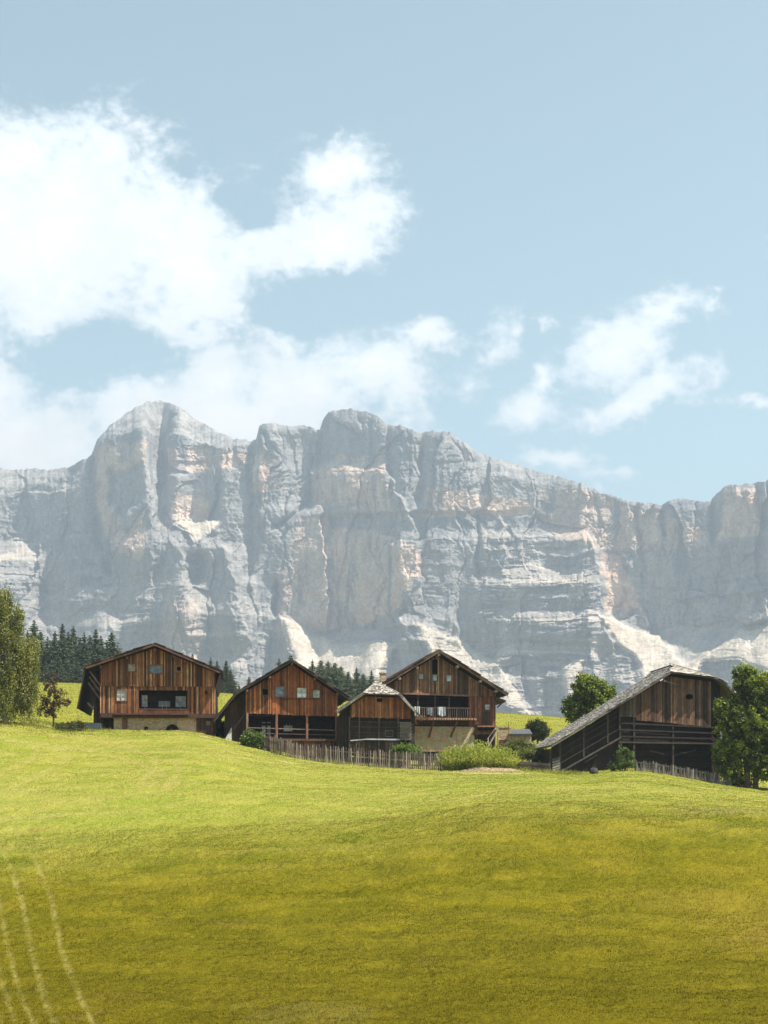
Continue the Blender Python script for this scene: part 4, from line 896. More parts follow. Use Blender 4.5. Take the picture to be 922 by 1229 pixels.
# ================================================================ 4: the shingled barn at the right
def barn_right():
    b = Bld('shingled_barn', 790, 930, 151, 5, 'large dark barn with grey shingle roof sweeping down left and one round gable hole', 'barn', 'old timber farm buildings on the meadow')
    ov, L = .9, 10.; X, Z = b.x, b.z
    A = (X(802.5), -ov, Z(807)); B_ = (X(858), -ov, Z(813.5)); EL = (X(658), -ov, Z(895.5)); ER = (X(890), -ov, Z(842)); sb = 1.7
    cx_ = X(814.5); cz = A[2]+(cx_-A[0])*(Z(807)-Z(844.6))/(X(802.5)-X(742.5))+.22; C_ = (cx_, sb, cz); Cb = (cx_, L, cz)
    q = lambda p: (p[0], L, p[2]); brk = (X(869), -ov, Z(820)); mL = (X(742.5), -ov, Z(844.6))
    cg = (.16, .13, .11); rf = MB()
    rf.slab([EL, mL, q(mL), q(EL)], .14, cg); rf.slab([mL, A, q(A), q(mL)], .14, cg); rf.slab([A, C_, Cb, q(A)], .14, cg); rf.slab([A, B_, C_], .14, cg)
    rf.slab([B_, q(B_), Cb, C_], .14, cg); rf.slab([B_, brk, q(brk), q(B_)], .14, cg); rf.slab([brk, ER, q(ER), q(brk)], .14, cg); roof = b.part(rf, 'roof')
    pal = [(.32, .295, .27), (.25, .225, .205), (.40, .37, .335), (.16, .145, .13), (.35, .32, .29)]; sh = MB()
    def face(p, q_, p2, su=.24): p, q_, p2 = Vector(p), Vector(q_), Vector(p2); V = q_-p; l = (p2-p).length; scaly_roof(sh, p, (p2-p), V, [(-.06, -.1), (l, -.1), (l, V.length-.22), (-.06, V.length-.22)], pal, su, .42, lift=.06)
    face(EL, mL, q(EL)); face(mL, A, q(mL)); face((A[0], sb, A[2]), C_, q(A)); face((B_[0], sb, B_[2]), C_, q(B_), .4); face(brk, B_, q(brk), .4)
    a_, b__, c__ = Vector(A), Vector(B_), Vector(C_); U = (b__-a_).normalized(); w = (b__-a_).length; V = (c__-a_)-U*((c__-a_).dot(U)); cu = (c__-a_).dot(U)
    scaly_roof(sh, a_, U, V, [(-.15, -.15), (w+.1, -.15), (cu+.15, V.length), (cu-.1, V.length)], [(.44, .39, .34), (.36, .32, .28), (.50, .45, .40)], .26, .4)
    b.part(sh, 'shingles', 'shingle', roof)
    vb = MB(); vb.bar((C_[0], C_[1], C_[2]+.1), (B_[0], B_[1], B_[2]+.1), .16, .05, (.34, .30, .26)); vb.bar((C_[0], sb, C_[2]+.1), (Cb[0], Cb[1], Cb[2]+.1), .2, .05, (.34, .30, .26))
    for p, r in ((EL, mL), (mL, A), (B_, brk), (brk, ER)): vb.bar((p[0], p[1]-.03, p[2]-.08), (r[0], r[1]-.03, r[2]-.08), .05, .16, (.13, .105, .09))
    b.part(vb, 'bargeboard', parent=roof)
    f = b.line([(658, 899), (742.5, 848.5), (802.5, 811.5), (858, 817.8), (869, 824.5), (890, 846)]); seam = lambda x: lerp(Z(862), Z(871.5), (x-X(744))/(X(850)-X(744)))
    RD = [(.15, .082, .055), (.11, .06, .042), (.19, .11, .076), (.07, .042, .032), (.14, .09, .066), (.25, .165, .12), (.045, .03, .024)]
    mb = MB(); planks(mb, b, 763.5, 856, lambda x: f(x), seam, RD, [(823.5, 832.8, 832.5, 839.4)], w=(.10, .2), jag=.1, battens=.1)
    planks(mb, b, 744.5, 763.5, lambda x: f(x), lambda x: Z(860), [(.10, .08, .066), (.13, .105, .085), (.08, .06, .05)], w=(.10, .2), jag=.1); wl_ = b.part(mb, 'front_wall')
    # round the hole's corners
    hx0, hx1, hz0, hz1 = X(823.5), X(832.5), Z(839.4), Z(832.8)
    for sx in (0, 1):
        for sz in (0, 1):
            xc = (hx0, hx1)[sx]; zc = (hz0, hz1)[sz]; dx = (.22, -.22)[sx]; dz = (.16, -.16)[sz]; tri = [(xc, -.02, zc), (xc+dx, -.02, zc), (xc, -.02, zc+dz)]; hc = MB(); hc.slab(tri, .04, RD[1], d=(0, 1, 0)); b.part(hc, 'hole_trim', parent=wl_)
    body(b, [(744, 845.5), (802.5, 808.5), (811.3, 803), (858, 814), (869, 820.5), (880, 832)], L-.5, .14, Z(938), xl=744.6, xr=866)
    fr = MB(); planks(fr, b, 856, 866, lambda x: f(x), lambda x: Z(935), DARK, y=.1, w=(.2, .3), gap=-.02); b.part(fr, 'side_boards', parent=wl_)
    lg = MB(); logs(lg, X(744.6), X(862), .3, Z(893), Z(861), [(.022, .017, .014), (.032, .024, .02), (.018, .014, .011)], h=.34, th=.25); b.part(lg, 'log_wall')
    for k, (a, c) in enumerate(((868, 873), (876, 880), (884, 886.5), (891, 892.5))):
        r = MB(); r.bar((X(742), -.05-.1*(k % 2), Z(a)), (X(860), -.05-.1*(k % 2), Z(c)), .12, .13, (.035, .028, .023) if k != 3 else (.055, .045, .037)); b.part(r, 'beam')
    for px in (744.2, 761.5, 809, 858):
        p = MB(); p.box(X(px)-.08, X(px)+.08, .1, .26, Z(936), Z(861), (.07, .055, .045)); b.part(p, 'post')
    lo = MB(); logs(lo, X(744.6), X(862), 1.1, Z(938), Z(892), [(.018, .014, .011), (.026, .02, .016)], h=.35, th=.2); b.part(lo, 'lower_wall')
    for (a, c) in (((782, 901), (800, 905)), ((812, 906), (838, 900))):
        r = MB(); r.bar((X(a[0]), .5, Z(a[1])), (X(c[0]), .6, Z(c[1])), .1, .12, (.06, .048, .04)); b.part(r, 'loose_pole')
    # open wing under the long slope with its rising gallery
    lw = MB(); g2 = b.line([(658, 900), (744, 848.5)])
    for k in range(7):
        xa, xb = X(663+k*11.6), X(663+(k+1)*11.6); 
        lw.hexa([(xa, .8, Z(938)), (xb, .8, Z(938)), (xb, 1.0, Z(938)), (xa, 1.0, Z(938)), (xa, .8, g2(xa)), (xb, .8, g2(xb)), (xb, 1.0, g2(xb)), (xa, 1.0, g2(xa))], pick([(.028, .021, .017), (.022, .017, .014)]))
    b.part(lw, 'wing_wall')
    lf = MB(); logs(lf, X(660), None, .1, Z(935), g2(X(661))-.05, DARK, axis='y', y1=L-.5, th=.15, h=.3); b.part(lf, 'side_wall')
    for px in (659.8, 671.5, 700, 729, 743.5):
        p = MB(); zt = g2(X(px)); zb = Z(930) if px < 680 else Z(lerp(924, 883, (px-674)/(744-674))); p.box(X(px)-.07, X(px)+.07, -.05, .09, zb, zt, (.065, .053, .043)); b.part(p, 'post')
    gl = MB(); gl.bar((X(672), -.1, Z(926.5)), (X(745), -.1, Z(885)), .12, .14, (.08, .066, .055)); b.part(gl, 'gallery_beam')
    for k, o_ in enumerate((9, 17, 25, 31)):
        r = MB(); x0 = 672 if o_ < 30 else 700; y0 = lerp(924, 883, (x0-674)/70); r.bar((X(x0), -.04, Z(y0-o_)), (X(744.5), -.04, Z(883-o_)), .05, .065, (.045, .037, .03)); b.part(r, 'rail')
    pb = MB()
    for k in range(5): pb.bar((X(662), -.03, Z(925-k*3.1)), (X(671), -.03, Z(922-k*3.1)), .04, .17, (.26, .23, .20) if k < 4 else (.12, .1, .085))
    b.part(pb, 'pale_boards')
    us = MB(); us.bar((X(703), .6, Z(915)), (X(718), .6, Z(906)), .1, .12, (.09, .07, .06)); b.part(us, 'brace')
    return b
RB = barn_right()
# ================================================================ vegetation kit
def rdir(n, r):
    v = r.normal(size=(n, 3)); return v/np.linalg.norm(v, axis=1, keepdims=True)
def leaf_mesh(C, size, cols, r, up=0., asp=.62, droop=0., flat=0.):
    """one bent rhombus per leaf"""
    n = len(C); a = rdir(n, r); a[:, 2] += up-droop; a /= np.linalg.norm(a, axis=1, keepdims=True)
    if flat: N_ = rdir(n, r)+np.array([.25, -.1, 1.0])*flat; a = np.cross(N_, a); a /= np.linalg.norm(a, axis=1, keepdims=True)+1e-9
    b = np.cross(a, N_ if flat else rdir(n, r)); b /= np.linalg.norm(b, axis=1, keepdims=True)+1e-9
    s = size*(.65+.7*r.random((n, 1)))
    V = np.stack([C-a*s*.5, C+b*s*.5*asp, C+a*s*.5, C-b*s*.5*asp], 1).reshape(-1, 3)
    return V, np.arange(n*4).reshape(n, 4), np.repeat(cols, 4, 0)
def crown_clumps(ells, n, r, shell=.55):
    """clump centres spread through a union of ellipsoids (cx,cy,cz,rx,ry,rz), denser towards the outside"""
    vol = np.array([e_[3]*e_[4]*e_[5] for e_ in ells])**.7; pk = r.choice(len(ells), n, p=vol/vol.sum()); E = np.array(ells)[pk]
    d = rdir(n, r); rad = (shell+(1-shell)*r.random((n, 1)))**.6*(1-.25*r.random((n, 1))**2)
    return E[:, :3]+d*rad*E[:, 3:]
def foliage(name, ells, nc, per, cr, size, pal, seed, parent, up=0., droop=0., vert=1., asp=.62, mat='leaf', shell=.55, flat=0.):
    r = np.random.default_rng(seed); C = crown_clumps(ells, nc, r, shell)
    crr = cr*(.55+.9*r.random(nc)); P_ = np.repeat(C, per, 0)+r.normal(size=(nc*per, 3))*.45*np.repeat(crr, per)[:, None]*np.array([1, 1, vert])
    pl = np.array(pal); cc = pl[r.integers(len(pl), size=nc)]*(.7+.6*r.random((nc, 1))); cols = np.repeat(cc, per, 0)*(.75+.5*r.random((nc*per, 1)))
    V, Fc, K = leaf_mesh(P_, size, cols, r, up, asp, droop, flat)
    return mesh_from(name, V, Fc, M[mat], parent, K), C
def limbs(mb, base, top, C, r, rad, n=14, col=(.10, .08, .06)):
    base, top = Vector(base), Vector(top); k = 7; pts = []
    for i in range(k):
        t = i/(k-1); pts.append(base.lerp(top, t)+Vector((r.normal()*.12, r.normal()*.12, 0))*(t > 0)*rad*3)
    pts[0].z -= .5; mb.tube(pts, [rad*(1.25-t*1.05/(k-1)) if t else rad*1.5 for t in range(k)], 8, col)
    for j in range(n):
        c = Vector(C[r.integers(len(C))]); t = .28+.65*r.random(); st = base.lerp(top, t)
        if c.z < st.z-.3: c.z = st.z+.3
        m = st.lerp(c, .5)+Vector((0, 0, .15*(c-st).length)); mb.tube([st, m, c], [rad*.42*(1-t*.6), rad*.25*(1-t*.6), rad*.07], 5, col, cap=False)
def pxell(cx, cy, rx, ry, Y, o, dy=0., ryd=None):
    k = Y/F; X0, _, Z0 = W(cx, cy, Y); return (X0-o[0], dy, Z0-o[2], rx*k, (ryd or rx)*k, ry*k)
def tree(name, label, cat, px, Y, ells, nc, per, cr, size, pal, seed, rad=.2, topoff=.8, group=None, trunks=1, barkc=(.10, .08, .06), nl=16, **kw):
    o = on_ground(px, Y); root = empty(name, o, 0, label, cat, group); r = np.random.default_rng(seed+1)
    E = [pxell(*e_[:4], Y, o, *(e_[4:] if len(e_) > 4 else ())) for e_ in ells]
    cr_, C = foliage('crown', E, nc, per, cr, size, pal, seed, root, **kw)
    zt = max(e_[2]+e_[5]*topoff for e_ in E); xt = np.mean([e_[0] for e_ in E])
    for i in range(trunks):
        mb = MB(); x0 = (i-(trunks-1)/2)*rad*3.2; limbs(mb, (x0, 0, -.1), (xt*.7+x0*1.5, (r.random()-.5)*.4, zt*(1-.12*i)), C, r, rad*(1-.2*i), nl, barkc); mb.build('trunk', M['bark'], root, smooth=True)
    return root
G1 = [(.12, .155, .020), (.08, .115, .017), (.16, .19, .030), (.05, .075, .014)]
BIRCH = [(.21, .21, .055), (.16, .17, .045), (.26, .25, .08), (.10, .115, .03)]
# birch at the left edge
tree('birch_tree', 'tall weeping birch with hanging olive green foliage at the left edge', 'tree', 6, 149.5,
     [(-2, 738, 17, 24), (6, 762, 24, 26), (-12, 775, 32, 40), (22, 800, 25, 30), (-25, 820, 40, 45), (10, 835, 34, 28), (30, 822, 18, 26), (-40, 770, 30, 50), (4, 722, 12, 12), (20, 745, 12, 20), (34, 790, 16, 26), (38, 840, 13, 24)], 1300, 60, .34, .18, BIRCH, 21,
     rad=.17, barkc=(.45, .43, .39), nl=40, vert=2.6, droop=.9, asp=.5, shell=.35)
# small copper-leaved tree
tree('copper_leaved_tree', 'small reddish brown leaved tree between birch and leftmost farmhouse', 'tree', 65, 151, [(64, 815, 6, 9), (60, 824, 9, 9), (69, 833, 14, 9), (77, 843, 9, 4), (54, 842, 9, 9), (64, 848, 10, 9), (50, 853, 7, 7), (74, 853, 6, 4), (60, 857, 9, 5)], 120, 34, .24, .15,
     [(.08, .038, .024), (.10, .058, .03), (.06, .032, .022), (.11, .085, .035)], 22, rad=.07, shell=.3)
def shrub(label, px, Y, ells, nc, per, cr, size, pal, seed, name='shrub', cat='shrub', group=None, **kw):
    o = on_ground(px, Y); root = empty(name, o, 0, label, cat, group); E = [pxell(*e_[:4], Y, o, *(e_[4:] if len(e_) > 4 else ())) for e_ in ells]
    _, C = foliage('foliage', E, nc, per, cr, size, pal, seed, root, **kw); mb = MB(); r = np.random.default_rng(seed)
    for j in range(9):
        c = C[r.integers(len(C))]; mb.tube([(r.normal()*.12, r.normal()*.1, -.25), (c[0]*.5, c[1]*.5, c[2]*.55), tuple(c)], [.035, .025, .01], 5, (.1, .08, .06), cap=False)
    mb.build('stem', M['bark'], root); return root
shrub('low dark shrub mound in the grass left of the leftmost farmhouse', 78, 148.5, [(92, 873, 12, 7), (78, 877, 14, 5), (64, 881, 11, 3)], 120, 40, .3, .15, [(.05, .06, .018), (.075, .075, .025), (.09, .075, .035)], 31)
shrub('green bush between the leftmost farmhouse and the porch farmhouse', 261, 158, [(262, 872, 10, 9), (256, 877, 7, 6), (268, 878, 8, 8)], 90, 40, .32, .16, G1, 32)
shrub('leafy light green bush at the left corner of the porch farmhouse', 303, 150, [(303, 886, 12, 8), (310, 890, 9, 9), (296, 892, 9, 7), (300, 880, 5, 5)], 110, 40, .26, .17, [(.13, .18, .04), (.09, .14, .03), (.17, .21, .07), (.06, .10, .02)], 33, shell=.4)
shrub('leafy bush behind the picket fence in front of the small shed', 488, 148.6, [(487, 899, 14, 8), (497, 902, 10, 7), (477, 902, 8, 6)], 110, 40, .26, .16, [(.14, .20, .035), (.10, .15, .03), (.18, .24, .06)], 34, shell=.4)
def grassy_bush(label, px, Y, items, pal, seed, name='shrub', cat='shrub'):
    o = on_ground(px, Y); root = empty(name, o, 0, label, cat); r = np.random.default_rng(seed); Vs = []; Ks = []
    for (bx, hw, top, n) in items:      # arching thin stems with narrow leaves
        k = Y/F; b0 = ((bx-CX)*k-o[0]); hh = ((Brow(bx)-top)*k)
        ang = r.random(n)*2*math.pi; lean = r.random(n)**.7; x = b0+np.cos(ang)*lean*hw*k*.55; y = np.sin(ang)*lean*hw*k*.5
        H1 = hh*(.55+.45*r.random(n))*(1-.45*lean**2); ex = x+np.cos(ang)*lean*hw*k*.5; ey = y+np.sin(ang)*lean*hw*k*.4
        for t in np.linspace(.15, 1, 7):
            c = np.stack([x+(ex-x)*t**1.6, y+(ey-y)*t**1.6, H1*(t-.12*t**3*lean)], 1)+r.normal(size=(n, 3))*.05
            Vs.append(c); Ks.append(np.array(pal)[r.integers(len(pal), size=n)]*(.6+.3*t+.3*r.random((n, 1))))
    C = np.concatenate(Vs); K = np.concatenate(Ks); V, Fc, K = leaf_mesh(C, .26, K, r, up=.9, asp=.22); mesh_from('foliage', V, Fc, M['leaf'], root, K)
    mb = MB()
    for j in range(10): a = r.random()*6.28; mb.tube([(.2*math.cos(a), .2*math.sin(a), -.2), (.9*math.cos(a), .7*math.sin(a), 1.0)], [.03, .01], 5, (.12, .12, .05), cap=False)
    mb.build('stem', M['bark'], root); return root
YG = [(.34, .35, .05), (.27, .30, .045), (.40, .40, .09), (.20, .24, .035)]
grassy_bush('broad bright yellow green bush with thin leaves right of the long picket fence', 572, 147.8, [(545, 24, 893, 700), (575, 30, 888, 1100), (602, 24, 895, 700), (560, 18, 890, 450)], YG, 41)
shrub('weedy olive green shrub beside the low stone outbuilding', 622, 160, [(622, 897, 17, 9), (606, 900, 12, 7), (638, 900, 12, 8)], 190, 40, .3, .15, [(.13, .14, .035), (.09, .12, .03), (.17, .17, .05)], 35)
shrub('pale leafy shrub in front of the low dark plank barrier', 643, 155, [(640, 904, 14, 7), (652, 906, 8, 6), (628, 905, 12, 6)], 130, 40, .28, .15, [(.16, .17, .05), (.12, .14, .035)], 36)
tree('round_bush_tree', 'small dark round topped tree on the meadow beside the stone outbuilding', 'tree', 645, 178, [(644, 876, 13, 12), (638, 880, 9, 9), (651, 879, 8, 10)], 170, 45, .34, .19, [(.035, .05, .018), (.05, .065, .022), (.028, .04, .015)], 37, rad=.12, nl=8)
tree('broadleaf_tree', 'round bright green tree rising behind the long shingle roof', 'tree', 703, 168, [(706, 832, 22, 22), (722, 830, 17, 13), (690, 850, 15, 17), (716, 848, 22, 18), (704, 820, 12, 11), (685, 858, 8, 9)], 400, 55, .40, .24, [(.17, .21, .03), (.12, .16, .022), (.21, .24, .04), (.08, .11, .018)], 38, rad=.22, shell=.45, flat=.9)
tree('broadleaf_tree', 'big dense green tree with dark trunks at the right edge, covering the barn corner', 'tree', 902, 147, [(897, 818, 20, 18), (925, 830, 28, 26), (880, 850, 20, 17), (905, 865, 34, 30), (935, 880, 32, 34), (885, 890, 24, 24), (912, 905, 26, 24), (872, 872, 14, 14), (893, 806, 11, 8), (868, 905, 14, 16), (866, 850, 10, 12), (880, 925, 18, 16), (925, 920, 26, 22), (905, 838, 22, 18)], 1050, 60, .36, .24, [(.17, .21, .03), (.12, .16, .022), (.22, .25, .045), (.07, .10, .018)], 39, rad=.24, trunks=2, nl=26, shell=.4, flat=.9)
tree('broadleaf_tree', 'partly seen green tree beyond the frame edge right of the barn', 'tree', 962, 150, [(955, 850, 26, 32), (965, 890, 34, 34), (948, 915, 22, 22)], 300, 55, .42, .22, G1, 40, rad=.24, nl=12)
shrub('young pale leaved sapling against the dark barn wall', 749, 146.5, [(748, 897, 4, 9), (757, 904, 5, 5), (742, 906, 5, 4), (750, 915, 12, 8), (740, 920, 9, 5)], 60, 34, .26, .17, [(.12, .17, .045), (.09, .13, .035), (.06, .09, .025)], 42, name='sapling', cat='sapling', shell=.4)
shrub('dark undergrowth at the foot of the big tree near the short fence', 886, 148.5, [(884, 935, 12, 10), (898, 938, 8, 7)], 70, 40, .3, .16, [(.03, .045, .014), (.045, .06, .02)], 43)
# ---------------------------------------------------------------- conifers
def spruce_mesh(seed, h, rr, pal, dens=1.0, fluffy=0.):
    r = np.random.default_rng(seed); Cs = []; Ks = []; A = []; Sz = []
    nl = int(h*4.2*dens); pal = np.array(pal)
    for i in range(nl):
        t = (i+r.random())/nl; z = h*(.04+.95*t); R0 = rr*((1-t)**(.85-.35*fluffy))*(.55+.9*r.random())+.05
        nb = 6+int(5*(1-t)); a0 = r.random()*6.28
        for b in range(nb):
            a = a0+6.28*b/nb+r.normal()*.25; Rb = R0*(.6+.55*r.random()); m = 3+int(Rb*4.5); s = (np.arange(m)+.6)/m
            x = np.cos(a)*Rb*s; y = np.sin(a)*Rb*s; zz = z-Rb*(.42-.3*fluffy)*s+.18*Rb*s**3
            k = 3
            for q in range(k):
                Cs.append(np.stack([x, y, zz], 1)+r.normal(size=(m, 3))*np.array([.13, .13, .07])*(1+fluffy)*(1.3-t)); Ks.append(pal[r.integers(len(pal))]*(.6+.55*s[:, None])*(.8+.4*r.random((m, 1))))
                Sz.append(np.full((m, 1), .62+.45*(1-t)**.7))
                A.append(np.stack([np.cos(a)*np.ones(m)*.8+r.normal(size=m)*.5, np.sin(a)*np.ones(m)*.8+r.normal(size=m)*.5, -.5+r.normal(size=m)*.35], 1))
    C = np.concatenate(Cs); K = np.concatenate(Ks); A = np.concatenate(A); n = len(C)
    A /= np.linalg.norm(A, axis=1, keepdims=True); B_ = np.cross(A, rdir(n, r)); B_ /= np.linalg.norm(B_, axis=1, keepdims=True); s = .46*(.6+.7*r.random((n, 1)))*np.concatenate(Sz)
    V = np.stack([C-A*s*.5, C+B_*s*.22, C+A*s*.5, C-B_*s*.22], 1).reshape(-1, 3)
    return V, np.arange(n*4).reshape(n, 4), np.repeat(K, 4, 0)
SP = [(.055, .075, .04), (.042, .06, .034), (.07, .092, .048), (.09, .11, .055)]
PN = [(.075, .10, .05), (.095, .12, .06), (.055, .075, .04)]
protos = []
def proto(seed, h, rr, pal, dens, fl, cat_name):
    root = empty(cat_name, (0, 0, 0)); V, Fc, K = spruce_mesh(seed, h, rr, pal, dens, fl); mesh_from('crown', V, Fc, M['needle'], root, K)
    mb = MB(); mb.tube([(0, 0, -1.5), (0, 0, h*.5), (0, 0, h*.97)], [.2, .13, .02], 6, (.07, .05, .04)); mb.build('trunk', M['bark'], root, smooth=True); protos.append([root, h, False])
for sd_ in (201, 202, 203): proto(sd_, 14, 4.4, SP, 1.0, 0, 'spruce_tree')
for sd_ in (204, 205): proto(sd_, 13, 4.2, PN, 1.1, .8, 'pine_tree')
def plant(pi, px, top, Y, label, group, cat, rz=0., fat=1.):
    root, h, used = protos[pi]
    if used:
        n = root.copy(); COL.objects.link(n)
        for ch in root.children: c = ch.copy(); c.parent = n; COL.objects.link(c)
    else: n = root; protos[pi][2] = True
    x = (px-CX)*Y/F; g = gz(x, Y); hh = (H-top)*Y/F-g; s = hh/h
    n.location = (x, Y, g); n.scale = (s*fat, s*fat, s); n.rotation_euler = (0, 0, rz); tag(n, label, cat, group)
GL = 'spruces behind the meadow left of the farmhouses'; LAB = 'dark green spruce standing in the dense grove behind the birch and the leftmost farmhouse'
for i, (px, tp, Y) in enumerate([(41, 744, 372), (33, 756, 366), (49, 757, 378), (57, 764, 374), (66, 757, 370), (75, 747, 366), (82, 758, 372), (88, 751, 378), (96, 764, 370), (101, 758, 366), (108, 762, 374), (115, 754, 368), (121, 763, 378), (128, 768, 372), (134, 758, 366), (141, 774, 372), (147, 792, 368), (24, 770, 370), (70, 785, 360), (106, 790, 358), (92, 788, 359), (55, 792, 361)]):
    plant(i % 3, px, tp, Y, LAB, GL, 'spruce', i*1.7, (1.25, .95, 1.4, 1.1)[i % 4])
G2 = 'spruces seen between the two left farmhouses'
for i, (px, tp, Y, lb) in enumerate([(253, 789, 340, 'spruce top just right of the leftmost farmhouse roof'), (260.5, 792, 346, 'narrow spruce second from the leftmost farmhouse roof'), (271.5, 792, 342, 'tallest dark spruce in the gap between leftmost and porch farmhouses'), (277, 803, 338, 'short spruce leaning on the tallest one in the gap between farmhouses'),
     (298.8, 811, 352, 'lone small spruce top above the left roof slope of the porch farmhouse'), (287, 821, 350, 'tiny spruce left of the lone spruce above the porch farmhouse roof'), (265, 806, 337, 'low spruce in the gap right of the leftmost farmhouse'), (231, 783.5, 350, 'thin spruce tip above the right roof slope of the leftmost farmhouse')]):
    plant(i % 3, px, tp, Y, lb, G2, 'spruce', i*2.1, 1.0 if i not in (2, 3) else 1.25)
G3 = 'conifers behind the porch farmhouse roof'
for i, (px, tp, Y, pi, lb) in enumerate([(335, 790, 350, 0, 'dark spruce tip left of the porch farmhouse ridge'), (349.5, 786, 352, 3, 'light green pine tip right over the porch farmhouse ridge'), (375, 791, 350, 1, 'slim dark spruce right of the porch farmhouse ridge'),
     (385, 792, 345, 3, None), (394, 793, 349, 4, None), (402, 795, 345, 3, None), (409, 799, 351, 4, None), (418, 806, 347, 3, None), (428, 800.5, 349, 1, 'dark pointed spruce between pines and small shed peak'), (436, 808, 352, 4, 'small conifer left of the brick chimney'), (446, 803.5, 349, 2, 'dark spruce next to the brick chimney'), (366, 800, 349, 4, None)]):
    plant(pi, px, tp, Y, lb or 'fluffy light green pine in the row above the right roof slope of the porch farmhouse', G3, 'pine' if pi > 2 else 'spruce', i*1.3, 1.05)

# ================================================================ fences
def fence(label, pts, hgt, sp, pal, seed, group=None, postevery=9, pw=.10, lean=.04, rails=(.25, .75)):
    r = np.random.default_rng(seed); G = [on_ground(*p) for p in pts]; o = G[0]; root = empty('picket_fence', o, 0, label, 'fence', group)
    d = [0]
    for a, c in zip(G[:-1], G[1:]): d.append(d[-1]+math.hypot(c[0]-a[0], c[1]-a[1]))
    def at(t):
        x = np.interp(t, d, [g_[0] for g_ in G]); y = np.interp(t, d, [g_[1] for g_ in G]); return x-o[0], y-o[1], gz(x, y)-o[2]
    t = 0; i = 0; last = None; prev = at(0)
    while t <= d[-1]:
        x, y, z = at(t); x2, y2, z2 = at(min(t+.1, d[-1]) if t+.1 < d[-1] else t-.1); ang = math.atan2(y2-y, x2-x)
        if t+.1 >= d[-1]: ang += math.pi
        c, s = math.cos(ang), math.sin(ang)
        if i % postevery == 0:
            mb = MB(); mb.bar((x+s*-.08, y+c*.08, z-.4), (x+s*-.08+r.normal()*lean, y+c*.08, z+hgt*(1.0+.1*r.random())), .13, .13, pal[r.integers(len(pal))]); mb.build('post', M['wood'], root)
            if last:
                for f_ in rails:
                    mb = MB(); mb.bar((last[0]-s*.02, last[1]+c*.04, last[2]+hgt*f_), (x-s*.02, y+c*.04, z+hgt*f_), .05, .09, pal[r.integers(len(pal))]); mb.build('rail', M['wood'], root)
            last = (x, y, z)
        hh = hgt*(.86+.24*r.random()); w = pw*(.75+.5*r.random()); lx_ = r.normal()*lean; col = np.array(pal[r.integers(len(pal))])*(.8+.4*r.random()); mb = MB()
        fx, fy = x+s*.03, y-c*.03; b_ = [(-w/2, -.15), (w/2, -.15), (w/2, hh-.12), (0, hh), (-w/2, hh-.12)]
        mb.slab([(fx+c*(p[0]+lx_*p[1]/hgt), fy+s*(p[0]+lx_*p[1]/hgt), z+p[1]) for p in b_], .03, col, d=(-s, c, 0)); mb.build('picket', M['wood'], root)
        t += sp*(.85+.3*r.random()); i += 1
    return root
FG = [(.15, .115, .09), (.11, .083, .066), (.20, .16, .125), (.08, .06, .05), (.26, .215, .175)]
fence('long weathered picket fence running in front of the porch farmhouse and small shed', [(313, 150.8), (325, 148.9), (338, 147.4), (400, 147.1), (470, 147.2), (541, 147.4)], 1.5, .18, FG, 301, postevery=10)
fence('short dark picket fence in front of the balcony farmhouse stone wall', [(503, 152.4), (540, 152.2)], 1.35, .24, [(.06, .045, .036), (.09, .07, .06), (.16, .13, .11)], 302, postevery=6)
fence('low grey picket fence descending right in front of the shingled barn', [(763, 147.3), (800, 146.9), (840, 146.6), (878, 146.4)], .98, .13, [(.17, .15, .14), (.13, .11, .10), (.22, .20, .185), (.09, .075, .065)], 303, postevery=12, lean=.07, rails=(.3, .8))
def barrier():
    o = on_ground(612, 150.5); root = empty('plank_barrier', o, 0, 'low dark plank barrier between the yellow green bush and the shingled barn', 'barrier')
    e_ = on_ground(660, 149.8); n = 5
    for k in range(3):
        mb = MB(); mb.bar((0, 0, .15+.27*k), (e_[0]-o[0], e_[1]-o[1], e_[2]-o[2]+.12+.25*k), .06, .22, (.07, .05, .04) if k < 2 else (.12, .095, .08)); mb.build('plank', M['wood'], root)
    for i in range(n): t = i/(n-1); mb = MB(); mb.box((e_[0]-o[0])*t-.07, (e_[0]-o[0])*t+.07, -.1+(e_[1]-o[1])*t+.16, .05+(e_[1]-o[1])*t+.16, (e_[2]-o[2])*t-.3, (e_[2]-o[2])*t+.95, (.08, .06, .05)); mb.build('post', M['wood'], root)
barrier()
